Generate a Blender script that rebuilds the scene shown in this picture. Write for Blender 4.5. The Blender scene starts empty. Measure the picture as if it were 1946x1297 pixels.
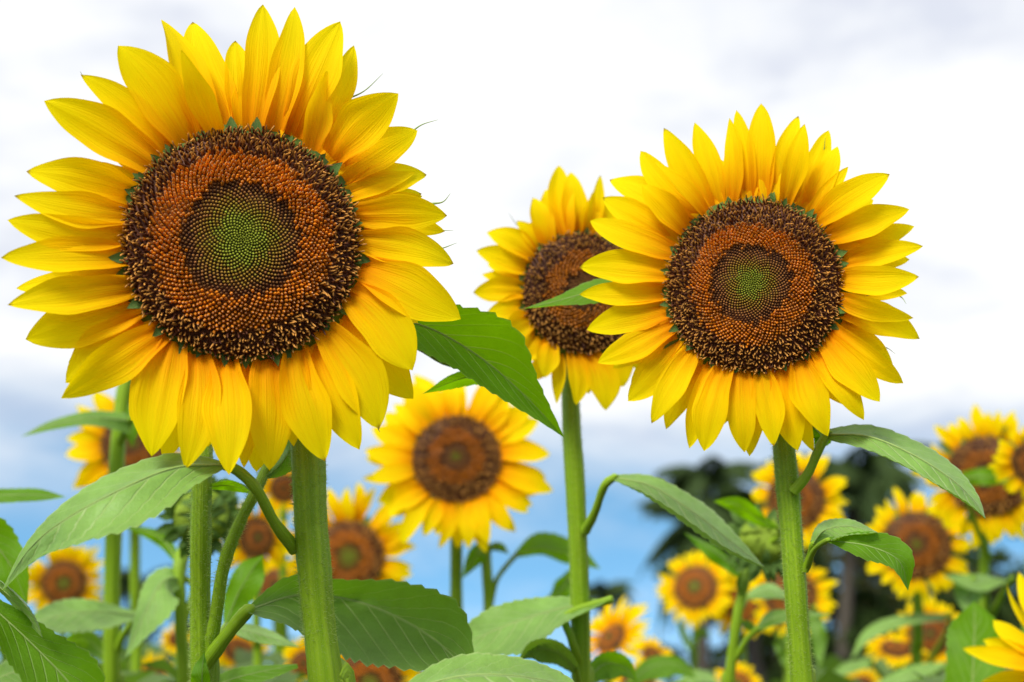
import bpy, math, random
import numpy as np
from mathutils import Matrix, Vector

# ------------------------------------------------------------------ camera, sky, sun, exposure
SC = bpy.context.scene
COL = SC.collection
W, H, LENS = 1946.0, 1297.0, 50.0
F = LENS / 36.0 * W
CAMZ = 1.45
PITCH = math.radians(14.2)

cam = bpy.data.cameras.new('camera')
cam.lens = LENS
cam.sensor_width = 36
cam.clip_start = 0.02
cam.clip_end = 5000
cam.dof.use_dof = True
cam.dof.focus_distance = 1.05
cam.dof.aperture_fstop = 4.8
camo = bpy.data.objects.new('camera', cam)
camo.location = (0, 0, CAMZ)
camo.rotation_euler = (math.pi / 2 + PITCH, 0, 0)
COL.objects.link(camo)
SC.camera = camo

SUN_EL, SUN_AZ = math.radians(43), math.radians(209)      # azimuth measured clockwise from +Y (the view)

world = bpy.data.worlds.new('World')
SC.world = world
world.use_nodes = True


class NT:
    """tiny node-tree helper"""
    def __init__(self, tree):
        self.t = tree
        self.t.nodes.clear()

    def n(self, typ, **kw):
        nd = self.t.nodes.new(typ)
        for k, v in kw.items():
            setattr(nd, k, v)
        return nd

    def l(self, a, b):
        self.t.links.new(a, b)

    def val(self, sock, v):
        if hasattr(v, 'links') or isinstance(v, bpy.types.NodeSocket):
            self.l(v, sock)
        else:
            sock.default_value = v

    def math(self, op, a, b=None, c=None, clamp=False):
        nd = self.n('ShaderNodeMath', operation=op, use_clamp=clamp)
        self.val(nd.inputs[0], a)
        if b is not None:
            self.val(nd.inputs[1], b)
        if c is not None:
            self.val(nd.inputs[2], c)
        return nd.outputs[0]

    def ramp(self, fac, stops, interp='LINEAR'):
        nd = self.n('ShaderNodeValToRGB')
        nd.color_ramp.interpolation = interp
        els = nd.color_ramp.elements
        while len(els) < len(stops):
            els.new(0.5)
        for e, (p, c) in zip(els, stops):
            e.position = p
            e.color = (c[0], c[1], c[2], 1) if not isinstance(c, float) else (c, c, c, 1)
        self.l(fac, nd.inputs[0])
        return nd.outputs[0]

    def mixc(self, fac, a, b, mode='MIX'):
        nd = self.n('ShaderNodeMix', data_type='RGBA', blend_type=mode)
        self.val(nd.inputs[0], fac)
        self.val(nd.inputs[6], a if not isinstance(a, tuple) else (*a, 1)[:4])
        self.val(nd.inputs[7], b if not isinstance(b, tuple) else (*b, 1)[:4])
        return nd.outputs[2]

    def noise(self, vec, scale, detail=4, rough=0.5, dist=0.0):
        nd = self.n('ShaderNodeTexNoise')
        if vec is not None:
            self.l(vec, nd.inputs['Vector'])
        nd.inputs['Scale'].default_value = scale
        nd.inputs['Detail'].default_value = detail
        nd.inputs['Roughness'].default_value = rough
        nd.inputs['Distortion'].default_value = dist
        return nd.outputs[0]

    def mapping(self, vec, scale=(1, 1, 1), loc=(0, 0, 0)):
        nd = self.n('ShaderNodeMapping')
        self.l(vec, nd.inputs[0])
        nd.inputs['Scale'].default_value = scale
        nd.inputs['Location'].default_value = loc
        return nd.outputs[0]


CLOUD = (3.1, 1.7, 0.0)


def build_world():
    g = NT(world.node_tree)
    co = g.n('ShaderNodeTexCoord').outputs['Generated']
    sep = g.n('ShaderNodeSeparateXYZ')
    g.l(co, sep.inputs[0])
    z = g.math('MAXIMUM', sep.outputs[2], 0.0)
    # the clear strip of sky: the sky texture, read some way above the horizon haze
    up = g.n('ShaderNodeCombineXYZ')
    g.l(sep.outputs[0], up.inputs[0])
    g.l(sep.outputs[1], up.inputs[1])
    g.l(g.math('ADD', g.math('MULTIPLY', z, 1.5), 0.34), up.inputs[2])
    sky = g.n('ShaderNodeTexSky')
    sky.sky_type = 'NISHITA'
    sky.sun_disc = False
    sky.sun_elevation = SUN_EL
    sky.sun_rotation = SUN_AZ
    sky.air_density = 1.0
    sky.dust_density = 0.0
    sky.ozone_density = 0.6
    g.l(up.outputs[0], sky.inputs[0])
    bsky = g.n('ShaderNodeBackground')
    bsky.inputs[1].default_value = 0.085
    hs = g.n('ShaderNodeHueSaturation')
    hs.inputs['Hue'].default_value = 0.48
    hs.inputs['Saturation'].default_value = 1.17
    g.l(sky.outputs[0], hs.inputs['Color'])
    g.l(hs.outputs[0], bsky.inputs[0])
    # cloud deck: noise on a plane overhead, so it shrinks towards the horizon
    den = g.math('ADD', z, 0.16)
    pl = g.n('ShaderNodeCombineXYZ')
    g.l(g.math('DIVIDE', sep.outputs[0], den), pl.inputs[0])
    g.l(g.math('DIVIDE', sep.outputs[1], den), pl.inputs[1])
    n1 = g.noise(g.mapping(pl.outputs[0], (1, 1, 1), CLOUD), 1.9, 8, 0.58, 0.35)
    n2 = g.noise(g.mapping(pl.outputs[0], (1, 1, 1), (9.4, 4.2, 2)), 3.4, 6, 0.55, 0.2)
    n = g.math('ADD', g.math('MULTIPLY', n1, 0.7), g.math('MULTIPLY', n2, 0.3))
    ccol = g.ramp(n, [(0.39, (0.240, 0.252, 0.285)), (0.45, (0.285, 0.294, 0.312)), (0.52, (0.325, 0.327, 0.332)), (0.62, (0.345, 0.345, 0.346)), (0.85, (0.40, 0.40, 0.40))])
    bcl = g.n('ShaderNodeBackground')
    bcl.inputs[1].default_value = 1.0
    g.l(ccol, bcl.inputs[0])
    n3 = g.noise(g.mapping(co, (1.0, 1.0, 3.0), (5.3, 0.2, 0.6)), 4.5, 7, 0.6, 0.3)
    edge = g.math('ADD', z, g.math('MULTIPLY', g.math('SUBTRACT', n3, 0.5), 0.15))
    mr = g.n('ShaderNodeMapRange')
    mr.interpolation_type = 'SMOOTHSTEP'
    g.l(edge, mr.inputs[0])
    mr.inputs[1].default_value = 0.098
    mr.inputs[2].default_value = 0.235
    mix = g.n('ShaderNodeMixShader')
    # thin veils of cloud over the clear strip
    veil = g.math('MULTIPLY', g.math('SUBTRACT', g.noise(g.mapping(co, (1.0, 1.0, 4.0), (1.1, 7.3, 2.0)), 6.0, 7, 0.62, 0.5), 0.47, clamp=True), 2.6, clamp=True)
    g.l(g.math('MAXIMUM', mr.outputs[0], g.math('MULTIPLY', veil, 0.55)), mix.inputs[0])
    g.l(bsky.outputs[0], mix.inputs[1])
    g.l(bcl.outputs[0], mix.inputs[2])
    out = g.n('ShaderNodeOutputWorld')
    g.l(mix.outputs[0], out.inputs[0])


build_world()

sun = bpy.data.lights.new('sun', 'SUN')
sun.energy = 1.5
sun.angle = math.radians(20)
sun.color = (1.0, 0.96, 0.88)
suno = bpy.data.objects.new('sun', sun)
sd = Vector((math.cos(SUN_EL) * math.sin(SUN_AZ), math.cos(SUN_EL) * math.cos(SUN_AZ), math.sin(SUN_EL)))
suno.rotation_euler = (-sd).to_track_quat('-Z', 'Y').to_euler()
suno.location = (0, 0, 12)
COL.objects.link(suno)

SC.view_settings.view_transform = 'Standard'
SC.view_settings.look = 'None'
SC.view_settings.exposure = 1.68
SC.view_settings.gamma = 1.0
SC.render.engine = 'CYCLES'
SC.cycles.use_denoising = True
SC.cycles.max_bounces = 6
SC.cycles.transmission_bounces = 6

# ------------------------------------------------------------------ pixel -> world
CAMP = np.array([0, 0, CAMZ])
FW = np.array([0, math.cos(PITCH), math.sin(PITCH)])
UP = np.array([0, -math.sin(PITCH), math.cos(PITCH)])
RT = np.array([1.0, 0, 0])


def ray(px, py):
    return FW + RT * ((px - W / 2) / F) + UP * ((H / 2 - py) / F)


def P(px, py, d):
    """a point of the place seen at this pixel of the photograph, d metres in front of the camera"""
    return CAMP + ray(px, py) * d


def nrm(v):
    v = np.asarray(v, float)
    return v / (np.linalg.norm(v) + 1e-12)


# ------------------------------------------------------------------ materials
MATS = {}


def newmat(name):
    m = bpy.data.materials.new(name)
    m.use_nodes = True
    MATS[name] = m
    return m, NT(m.node_tree)


def finish(g, color, rough=0.5, trans=None, tfac=0.0, bump=None, bstr=0.2, bdist=0.001, spec=0.4, sheen=0.0):
    p = g.n('ShaderNodeBsdfPrincipled')
    g.val(p.inputs['Base Color'], color if not isinstance(color, tuple) else (*color, 1))
    g.val(p.inputs['Roughness'], rough)
    p.inputs['Specular IOR Level'].default_value = spec
    if sheen:
        p.inputs['Sheen Weight'].default_value = sheen
        p.inputs['Sheen Roughness'].default_value = 0.5
    nout = None
    if bump is not None:
        b = g.n('ShaderNodeBump')
        b.inputs['Strength'].default_value = bstr
        b.inputs['Distance'].default_value = bdist
        g.l(bump, b.inputs['Height'])
        g.l(b.outputs[0], p.inputs['Normal'])
        nout = b.outputs[0]
    sh = p.outputs[0]
    if trans is not None:
        t = g.n('ShaderNodeBsdfTranslucent')
        g.val(t.inputs[0], trans if not isinstance(trans, tuple) else (*trans, 1))
        if nout is not None:
            g.l(nout, t.inputs['Normal'])
        mx = g.n('ShaderNodeMixShader')
        mx.inputs[0].default_value = tfac
        g.l(sh, mx.inputs[1])
        g.l(t.outputs[0], mx.inputs[2])
        sh = mx.outputs[0]
    o = g.n('ShaderNodeOutputMaterial')
    g.l(sh, o.inputs[0])


def uvsep(g):
    uv = g.n('ShaderNodeUVMap').outputs[0]
    s = g.n('ShaderNodeSeparateXYZ')
    g.l(uv, s.inputs[0])
    return uv, s.outputs[0], s.outputs[1]


def m_petal():
    m, g = newmat('petal')
    uv, u, v = uvsep(g)
    rnd = g.n('ShaderNodeObjectInfo').outputs['Random']
    off = g.n('ShaderNodeCombineXYZ')
    g.l(g.math('MULTIPLY', rnd, 37.0), off.inputs[0])
    vec = g.n('ShaderNodeVectorMath', operation='ADD')
    g.l(g.mapping(uv, (9, 0.7, 1)), vec.inputs[0])
    g.l(off.outputs[0], vec.inputs[1])
    streak = g.noise(vec.outputs[0], 1.6, 5, 0.6)
    vv = g.math('ADD', v, g.math('MULTIPLY', g.math('SUBTRACT', streak, 0.5), 0.35))
    vv = g.math('ADD', vv, g.math('MULTIPLY', g.math('SUBTRACT', rnd, 0.5), 0.12))
    col = g.ramp(vv, [(0.0, (0.90, 0.31, 0.001)), (0.20, (0.96, 0.50, 0.001)), (0.42, (0.97, 0.67, 0.001)), (1.0, (0.95, 0.79, 0.002))])
    tra = g.ramp(vv, [(0.0, (0.90, 0.36, 0.0)), (0.3, (0.98, 0.60, 0.0)), (1.0, (0.98, 0.80, 0.0))])
    # fine lengthwise veins and a few deeper creases
    vein = g.noise(g.mapping(uv, (26, 0.8, 1)), 1.0, 3, 0.6)
    crease = g.noise(vec.outputs[0], 0.9, 2, 0.5)
    line = g.math('SUBTRACT', 1.0, g.math('MULTIPLY', g.math('ABSOLUTE', g.math('SUBTRACT', crease, 0.5)), 22.0), clamp=True)
    line = g.math('MULTIPLY', line, g.math('SUBTRACT', 1.15, v, clamp=True))
    col = g.mixc(g.math('MULTIPLY', line, 0.28), col, (0.80, 0.28, 0.002))
    # withered brown tips on a few petals
    wt = g.math('MULTIPLY', g.math('GREATER_THAN', rnd, 0.72), g.math('MULTIPLY', g.math('SUBTRACT', g.math('ADD', v, g.math('MULTIPLY', streak, 0.12)), 1.015, clamp=True), 30.0, clamp=True))
    col = g.mixc(wt, col, (0.22, 0.10, 0.02))
    hgt = g.math('SUBTRACT', vein, g.math('MULTIPLY', line, 0.7))
    finish(g, col, 0.65, tra, 0.5, hgt, 0.36, 0.0014, 0.05)


def m_leaf(name, top, tra, tf, spec=0.35, sheen=0.25):
    m, g = newmat(name)
    uv, u, v = uvsep(g)
    au = g.math('ABSOLUTE', u)
    # side veins sweep forward from the midrib
    ph = g.math('ADD', g.math('MULTIPLY', v, 9.0), g.math('MULTIPLY', au, -3.2))
    fr = g.math('ABSOLUTE', g.math('SUBTRACT', g.math('FRACT', ph), 0.5))
    vein = g.math('SUBTRACT', 1.0, g.math('MULTIPLY', fr, 12.0), clamp=True)
    vein = g.math('MULTIPLY', vein, g.math('SUBTRACT', 1.05, au, clamp=True))
    mid = g.math('SUBTRACT', 1.0, g.math('MULTIPLY', au, 22.0), clamp=True)
    rim = g.math('MULTIPLY', g.math('SUBTRACT', au, 0.955, clamp=True), 14.0, clamp=True)
    pos = g.n('ShaderNodeTexCoord').outputs['Object']
    n1 = g.noise(pos, 45, 5, 0.6)
    n2 = g.noise(pos, 420, 3, 0.6)
    lt = tuple(min(1, c * 1.4 + 0.015) for c in top)
    dk = tuple(c * 0.66 for c in top)
    base = g.mixc(g.ramp(n1, [(0.2, 0.15), (0.8, 0.85)]), dk, lt)
    base = g.mixc(g.math('MULTIPLY', g.math('SUBTRACT', n2, 0.3, clamp=True), 0.35), base, tuple(c * 1.4 + 0.05 for c in top))
    lines = g.math('MAXIMUM', g.math('MAXIMUM', g.math('MULTIPLY', vein, 0.8), mid), g.math('MULTIPLY', rim, 0.8))
    pale = (0.42, 0.54, 0.20)
    colr = g.mixc(g.math('MULTIPLY', lines, 0.85), base, pale)
    trc = g.mixc(g.math('MULTIPLY', lines, 0.6), g.mixc(n1, tuple(c * 0.8 for c in tra), tra), (0.5, 0.72, 0.04))
    hgt = g.math('ADD', g.math('ADD', g.math('MULTIPLY', n2, 0.5), g.math('MULTIPLY', n1, 1.2)), g.math('MULTIPLY', lines, -1.0))
    finish(g, colr, 0.52, trc, tf, hgt, 0.6, 0.0016, spec, sheen)


def m_stem():
    m, g = newmat('stem')
    uv, u, v = uvsep(g)
    st = g.ramp(g.noise(g.mapping(uv, (9, 2, 1)), 1.0, 4, 0.6), [(0.35, 0.0), (0.65, 1.0)])
    pos = g.n('ShaderNodeTexCoord').outputs['Object']
    n = g.noise(pos, 60, 4, 0.6)
    c = g.mixc(st, (0.18, 0.325, 0.004), (0.33, 0.50, 0.02))
    c = g.mixc(g.math('MULTIPLY', n, 0.6), c, (0.16, 0.30, 0.004))
    fine = g.noise(pos, 900, 3, 0.6)
    c = g.mixc(g.math('MULTIPLY', g.math('SUBTRACT', fine, 0.56, clamp=True), 5.0, clamp=True), c, (0.30, 0.42, 0.10))
    finish(g, c, 0.5, (0.25, 0.45, 0.02), 0.08, g.math('ADD', st, g.math('MULTIPLY', fine, 0.4)), 0.5, 0.001, 0.3, 0.0)


def m_plain(name, c1, c2, scale=40, rough=0.6, tra=None, tf=0.0, bs=0.4, bd=0.002, sheen=0.0, spec=0.3):
    m, g = newmat(name)
    pos = g.n('ShaderNodeTexCoord').outputs['Object']
    n = g.noise(pos, scale, 5, 0.6)
    finish(g, g.mixc(n, c1, c2), rough, tra, tf, n, bs, bd, spec, sheen)


def m_attr():
    m, g = newmat('floret')
    a = g.n('ShaderNodeAttribute')
    a.attribute_name = 'Col'
    finish(g, a.outputs['Color'], 0.55, None, 0, None, spec=0.25)


m_petal()
m_leaf('leaf', (0.115, 0.24, 0.018), (0.26, 0.55, 0.006), 0.36, 0.35, 0.06)
m_leaf('leaf_pale', (0.155, 0.30, 0.038), (0.28, 0.56, 0.012), 0.26, 0.45, 0.12)
m_leaf('leaf_bright', (0.10, 0.235, 0.003), (0.30, 0.66, 0.0), 0.5, 0.2, 0.0)
m_stem()
m_attr()
m_plain('bract', (0.05, 0.11, 0.015), (0.11, 0.20, 0.03), 90, 0.6, (0.15, 0.32, 0.02), 0.2)
m_plain('bud_green', (0.15, 0.26, 0.012), (0.28, 0.38, 0.025), 120, 0.6, (0.3, 0.45, 0.03), 0.15)
m_plain('rib', (0.22, 0.34, 0.07), (0.38, 0.50, 0.16), 200, 0.5, (0.3, 0.5, 0.05), 0.2)
m_plain('hair', (0.34, 0.46, 0.12), (0.5, 0.6, 0.22), 50, 0.5, (0.6, 0.75, 0.25), 0.5)
m_plain('soil', (0.035, 0.024, 0.014), (0.09, 0.062, 0.035), 3.0, 0.95, None, 0, 0.8, 0.05)
m_plain('bark', (0.04, 0.033, 0.025), (0.10, 0.085, 0.065), 6.0, 0.9, None, 0, 0.8, 0.03)
m_plain('palm_leaf', (0.022, 0.045, 0.014), (0.06, 0.095, 0.025), 2.0, 0.7, (0.08, 0.14, 0.02), 0.2, spec=0.12)
m_plain('tree_leaf', (0.016, 0.036, 0.010), (0.05, 0.08, 0.016), 0.8, 0.8, (0.06, 0.10, 0.012), 0.2, spec=0.1)
m_plain('tree_leaf_olive', (0.05, 0.06, 0.012), (0.11, 0.11, 0.02), 0.8, 0.55, (0.12, 0.13, 0.015), 0.2)
m_plain('field_leaf', (0.05, 0.10, 0.02), (0.14, 0.22, 0.06), 4.0, 0.55, (0.18, 0.36, 0.02), 0.3)


# ------------------------------------------------------------------ mesh helpers
def mesh(name, verts, faces, uv=None, col=None, mat=None, smooth=True):
    me = bpy.data.meshes.new(name)
    verts = np.asarray(verts, np.float32)
    if isinstance(faces, np.ndarray):
        k = faces.shape[1]
        me.vertices.add(len(verts))
        me.vertices.foreach_set('co', verts.ravel())
        me.loops.add(faces.size)
        me.loops.foreach_set('vertex_index', faces.astype(np.int32).ravel())
        me.polygons.add(len(faces))
        me.polygons.foreach_set('loop_start', np.arange(0, faces.size, k, dtype=np.int32))
        me.update(calc_edges=True)
    else:
        me.from_pydata(verts.tolist(), [], faces)
        me.update()
    if uv is not None:
        li = np.empty(len(me.loops), np.int32)
        me.loops.foreach_get('vertex_index', li)
        lay = me.uv_layers.new(name='UVMap')
        lay.data.foreach_set('uv', np.asarray(uv, np.float32)[li].ravel())
    if col is not None:
        at = me.color_attributes.new('Col', 'FLOAT_COLOR', 'POINT')
        c4 = np.ones((len(verts), 4), np.float32)
        c4[:, :3] = col
        at.data.foreach_set('color', c4.ravel())
    me.polygons.foreach_set('use_smooth', np.full(len(me.polygons), smooth))
    if mat:
        me.materials.append(MATS[mat])
    return me


def obj(name, data, parent=None, loc=None, mtx=None, kind=None, label=None):
    o = bpy.data.objects.new(name, data)
    COL.objects.link(o)
    if parent is not None:
        o.parent = parent
    if mtx is not None:
        o.matrix_local = mtx
    elif loc is not None:
        o.location = loc
    if kind:
        o['kind'] = kind
    if label:
        o['label'] = label
    return o


def grid_faces(nv, nu, closed=False):
    """nv rows of nu points"""
    f = []
    m = nu if closed else nu - 1
    i = np.arange(nv - 1)[:, None]
    j = np.arange(m)[None, :]
    a = i * nu + j
    b = i * nu + (j + 1) % nu
    return np.stack([a, b, b + nu, a + nu], -1).reshape(-1, 4)


def catmull(pts, n):
    pts = np.asarray(pts, float)
    k = len(pts)
    if k == 2:
        t = np.linspace(0, 1, n)[:, None]
        return pts[0] * (1 - t) + pts[1] * t
    ext = np.vstack([2 * pts[0] - pts[1], pts, 2 * pts[-1] - pts[-2]])
    t = np.linspace(0, k - 1, n)
    i = np.clip(t.astype(int), 0, k - 2)
    f = (t - i)[:, None]
    p0, p1, p2, p3 = ext[i], ext[i + 1], ext[i + 2], ext[i + 3]
    return 0.5 * (2 * p1 + (p2 - p0) * f + (2 * p0 - 5 * p1 + 4 * p2 - p3) * f ** 2 + (3 * p1 - p0 - 3 * p2 + p3) * f ** 3)


def tube_arrays(pts, rad, n=24, sides=12, rng=None, rough=0.0, cap=True):
    c = catmull(pts, n)
    r = np.interp(np.linspace(0, 1, n), np.linspace(0, 1, len(rad)), rad)
    if rough:
        q = np.linspace(0, 1, n)
        r = r * (1 + 0.035 * np.sin(q * 17 + len(pts)) + 0.025 * np.sin(q * 41 + 2))
    tan = np.gradient(c, axis=0)
    tan /= np.linalg.norm(tan, axis=1)[:, None] + 1e-12
    x = nrm(np.cross(tan[0], [0.3, 1, 0.2]))
    L = np.concatenate([[0], np.cumsum(np.linalg.norm(np.diff(c, axis=0), axis=1))])
    V, UVs = [], []
    ang = np.linspace(0, 2 * math.pi, sides, endpoint=False)
    ridge = 1 + (0.05 * np.cos(ang * 5 + 0.4) + 0.03 * np.cos(ang * 8 + 2)) * (1 if rough else 0)
    for k in range(n):
        x = nrm(x - tan[k] * np.dot(x, tan[k]))
        y = np.cross(tan[k], x)
        rr = r[k] * ridge
        if rng is not None:
            rr = rr * (1 + rough * (rng.random(sides) - 0.5))
        V.append(c[k] + np.outer(np.cos(ang) * rr, x) + np.outer(np.sin(ang) * rr, y))
        UVs.append(np.stack([np.abs(ang / math.pi - 1), np.full(sides, L[k])], 1))
    return np.vstack(V), grid_faces(n, sides, True), np.vstack(UVs), c, r, tan


# ------------------------------------------------------------------ petals
def petal_arrays(B, T, w, lift=0.0, bend=0.0, twist=0.0, cup=0.15, tip=1.0, seed=0, nu=9, nv=18, droop=0.0):
    """petal from B to T in the head's own frame (z = towards the viewer of the flower)"""
    rng = np.random.default_rng(seed)
    B, T = np.asarray(B, float), np.asarray(T, float)
    L = np.linalg.norm(T - B)
    ax = (T - B) / L
    n0 = np.array([0, 0, 1.0])
    sd = nrm(np.cross(n0, ax))
    n1 = np.cross(ax, sd)
    t = np.linspace(0, 1, nv)
    u = np.linspace(-1, 1, nu)
    c = B + np.outer(t, T - B) + np.outer(4 * t * (1 - t) * lift * L, n1) + np.outer(4 * t * (1 - t) * bend * L, sd)
    c += np.outer(-droop * L * np.clip(t - 0.6, 0, 1) ** 2 * 3, n1) * 1.0
    tm = 0.46 + 0.08 * rng.random()
    prof = np.where(t < tm, 0.54 + 0.46 * np.sin(np.clip(t / tm, 0, 1) * math.pi / 2) ** 1.1,
                    np.clip(1 - ((t - tm) / (1 - tm)) ** (1.9 / tip), 0, 1) ** (0.82))
    prof[-1] = 0.0
    ph = rng.random(6) * 6.28
    edge_l = 1 + 0.05 * np.sin(t * 7 + ph[0]) + 0.03 * np.sin(t * 15 + ph[1])
    edge_r = 1 + 0.05 * np.sin(t * 7 + ph[2]) + 0.03 * np.sin(t * 15 + ph[3])
    tw = twist * (0.3 + 0.9 * t) + 0.12 * np.sin(t * 4 + ph[4])
    U, Tt = np.meshgrid(u, t)
    half = 0.5 * w * prof[:, None] * np.where(U < 0, edge_l[:, None], edge_r[:, None])
    hgt = cup * half * (np.abs(U) ** 1.6) * (1.3 - 0.6 * Tt)
    hgt += w * (0.030 + 0.035 * rng.random()) * np.cos(U * math.pi * (1.7 + 0.8 * rng.random()) + rng.normal(0, 0.5)) * (1.1 - Tt)          # two lengthwise pleats
    hgt += w * 0.02 * np.sin(Tt * 9 + ph[5] + U * 1.5) * np.abs(U)     # uneven margin
    S = sd[None] * np.cos(tw)[:, None] + n1[None] * np.sin(tw)[:, None]
    N = -sd[None] * np.sin(tw)[:, None] + n1[None] * np.cos(tw)[:, None]
    V = c[:, None, :] + (U * half)[..., None] * S[:, None, :] + hgt[..., None] * N[:, None, :]
    uv = np.stack([(U + 1) / 2 + rng.random() * 3, Tt], -1)
    return V.reshape(-1, 3), grid_faces(nv, nu), uv.reshape(-1, 2)


# ------------------------------------------------------------------ disc florets
def floret_mesh(R, N, seed, green=0.34, ring0=0.53, ring1=0.75, sides=5, tone=1.0, goldk=1.0):
    rng = np.random.default_rng(seed)
    p = 0.60
    i = np.arange(N) + 0.5
    t = (i / N) ** p
    th = i * math.pi * (3 - math.sqrt(5))
    r = R * t
    dens = N / p * t ** (1 / p - 1) / R / (2 * math.pi * np.maximum(r, R * 0.01))
    s = 1 / np.sqrt(dens)
    zb = 0.20 * R * (1 - t ** 2.2 * 0.95) - 0.03 * R * np.exp(-(t / 0.3) ** 2) * -1
    VV, FF, CC = [], [], []
    off = 0
    ang = np.linspace(0, 2 * math.pi, sides, endpoint=False)
    ca, sa = np.cos(ang), np.sin(ang)
    maroon = np.array([0.085, 0.018, 0.006])
    tj = t + rng.normal(0, 0.024, N) + 0.012 * np.sin(th * 3 + seed) + 0.006 * np.sin(th * 7 + seed * 2) + 0.022 * np.sin(th + 1.2)
    hj = 1 + 0.14 * np.sin(th * 5 + t * 9 + seed) + 0.10 * np.sin(th * 11 - t * 14)
    # base plate of the disc, under the florets
    rings = np.linspace(0, 1, 26)
    nb = 48
    ab = np.linspace(0, 2 * math.pi, nb, endpoint=False)
    zz = 0.20 * R * (1 - rings ** 2.2 * 0.95)
    zz[-1] -= 0.1 * R
    BV = np.stack([np.outer(rings * R * 1.0, np.cos(ab)), np.outer(rings * R * 1.0, np.sin(ab)), np.repeat(zz[:, None], nb, 1)], -1).reshape(-1, 3)
    BC = np.zeros((26, nb, 3))
    for k, rr in enumerate(rings):
        if rr < green * 0.7:
            c = np.array([0.10, 0.13, 0.006])
        elif rr < ring0:
            f = (rr - green * 0.7) / (ring0 - green * 0.7)
            c = np.array([0.07, 0.07, 0.008]) * (1 - f) ** 2 + maroon * (1 - (1 - f) ** 2)
        elif rr < ring1:
            c = np.array([0.26, 0.075, 0.005])
        else:
            c = np.array([0.12, 0.034, 0.010])
        BC[k] = c
    VV.append(BV)
    FF.append(grid_faces(26, nb, True))
    CC.append(BC.reshape(-1, 3))
    off = len(BV)
    for k in range(N):
        er = np.array([math.cos(th[k]), math.sin(th[k]), 0])
        et = np.array([-er[1], er[0], 0])
        base = er * r[k] + np.array([0, 0, zb[k]])
        lean = 0.05 + 0.75 * max(0, t[k] - 0.45)
        lean += rng.normal(0, 0.06 + 0.16 * (tj[k] > ring1))
        az = nrm(np.array([0, 0, 1]) + er * lean + et * rng.normal(0, 0.08 + 0.12 * (tj[k] > ring1)))
        ex = nrm(er - az * np.dot(er, az))
        ey = np.cross(az, ex)
        sk = s[k]
        if tj[k] < ring0:                                    # closed buds of the middle
            f = tj[k] / ring0
            h = (0.022 + 0.012 * f) * R * (0.85 + 0.3 * rng.random())
            rr = [0.42 * sk, 0.44 * sk, 0.22 * sk]
            zs = [-0.3 * h, 0.55 * h, 1.0 * h]
            g = np.array([0.33, 0.37, 0.03])
            b = np.array([0.38, 0.24, 0.02])
            e = np.array([0.36, 0.15, 0.04])
            gg = green / ring0
            f2 = f + rng.normal(0, 0.05)
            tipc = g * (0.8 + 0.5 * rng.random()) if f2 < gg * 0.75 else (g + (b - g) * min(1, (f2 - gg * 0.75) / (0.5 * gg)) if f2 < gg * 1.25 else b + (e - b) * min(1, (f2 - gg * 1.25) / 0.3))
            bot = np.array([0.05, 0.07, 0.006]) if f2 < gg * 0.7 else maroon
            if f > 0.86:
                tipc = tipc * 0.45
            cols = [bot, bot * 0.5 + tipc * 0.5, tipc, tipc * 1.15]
            zs.append(1.15 * h)
            rr.append(0.0)
            bendv = np.zeros(3)
        elif tj[k] < ring1:                                  # opened florets of the orange ring
            h = 0.072 * R * (0.7 + 0.5 * rng.random()) * hj[k]
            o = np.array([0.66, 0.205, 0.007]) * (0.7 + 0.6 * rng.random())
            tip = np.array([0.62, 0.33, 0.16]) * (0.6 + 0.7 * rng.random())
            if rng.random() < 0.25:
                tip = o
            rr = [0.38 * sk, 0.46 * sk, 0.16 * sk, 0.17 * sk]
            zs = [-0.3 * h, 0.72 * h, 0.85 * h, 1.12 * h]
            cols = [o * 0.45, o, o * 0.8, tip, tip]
            zs.append(1.2 * h)
            rr.append(0.0)
            bendv = np.zeros(3)
        else:                                                # tall anther tubes with curled stigmas
            f = (tj[k] - ring1) / (1 - ring1)
            h = hj[k] * (0.072 + 0.045 * rng.random()) * R * (1 - 0.35 * max(0, f))
            gold = goldk * np.array([0.50, 0.225, 0.04]) * (0.55 + 0.8 * rng.random())
            if rng.random() < 0.12:
                gold = np.array([0.09, 0.028, 0.012])
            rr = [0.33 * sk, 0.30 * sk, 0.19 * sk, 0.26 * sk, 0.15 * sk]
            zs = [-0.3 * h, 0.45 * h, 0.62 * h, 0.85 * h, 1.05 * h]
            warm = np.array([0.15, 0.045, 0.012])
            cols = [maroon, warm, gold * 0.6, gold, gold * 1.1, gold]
            zs.append(1.12 * h)
            rr.append(0.0)
            bendv = (er * rng.normal(0.2, 0.35) + et * rng.normal(0, 0.45)) * sk
        nr = len(rr)
        v = []
        for q in range(nr - 1):
            bq = bendv * max(0, zs[q] / h - 0.55) * 1.8
            v.append(base + az * zs[q] + bq + np.outer(ca * rr[q], ex) + np.outer(sa * rr[q], ey))
        apex = base + az * zs[-1] + bendv * 1.0
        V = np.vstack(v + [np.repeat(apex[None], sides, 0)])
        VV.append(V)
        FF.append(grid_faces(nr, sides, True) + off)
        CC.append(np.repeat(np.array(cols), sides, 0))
        off += len(V)
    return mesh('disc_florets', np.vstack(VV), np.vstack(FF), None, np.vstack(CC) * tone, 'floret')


def receptacle_mesh():
    """green cup at the back of the head, unit radius"""
    prof = [(0.96, -0.01), (1.075, -0.07), (1.05, -0.14), (0.95, -0.28), (0.72, -0.46), (0.42, -0.62), (0.2, -0.74), (0.0, -0.78)]
    nb = 28
    ab = np.linspace(0, 2 * math.pi, nb, endpoint=False)
    V = np.vstack([np.stack([np.cos(ab) * r, np.sin(ab) * r, np.full(nb, z)], 1) for r, z in prof])
    return mesh('receptacle', V, grid_faces(len(prof), nb, True), None, None, 'bract')


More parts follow.
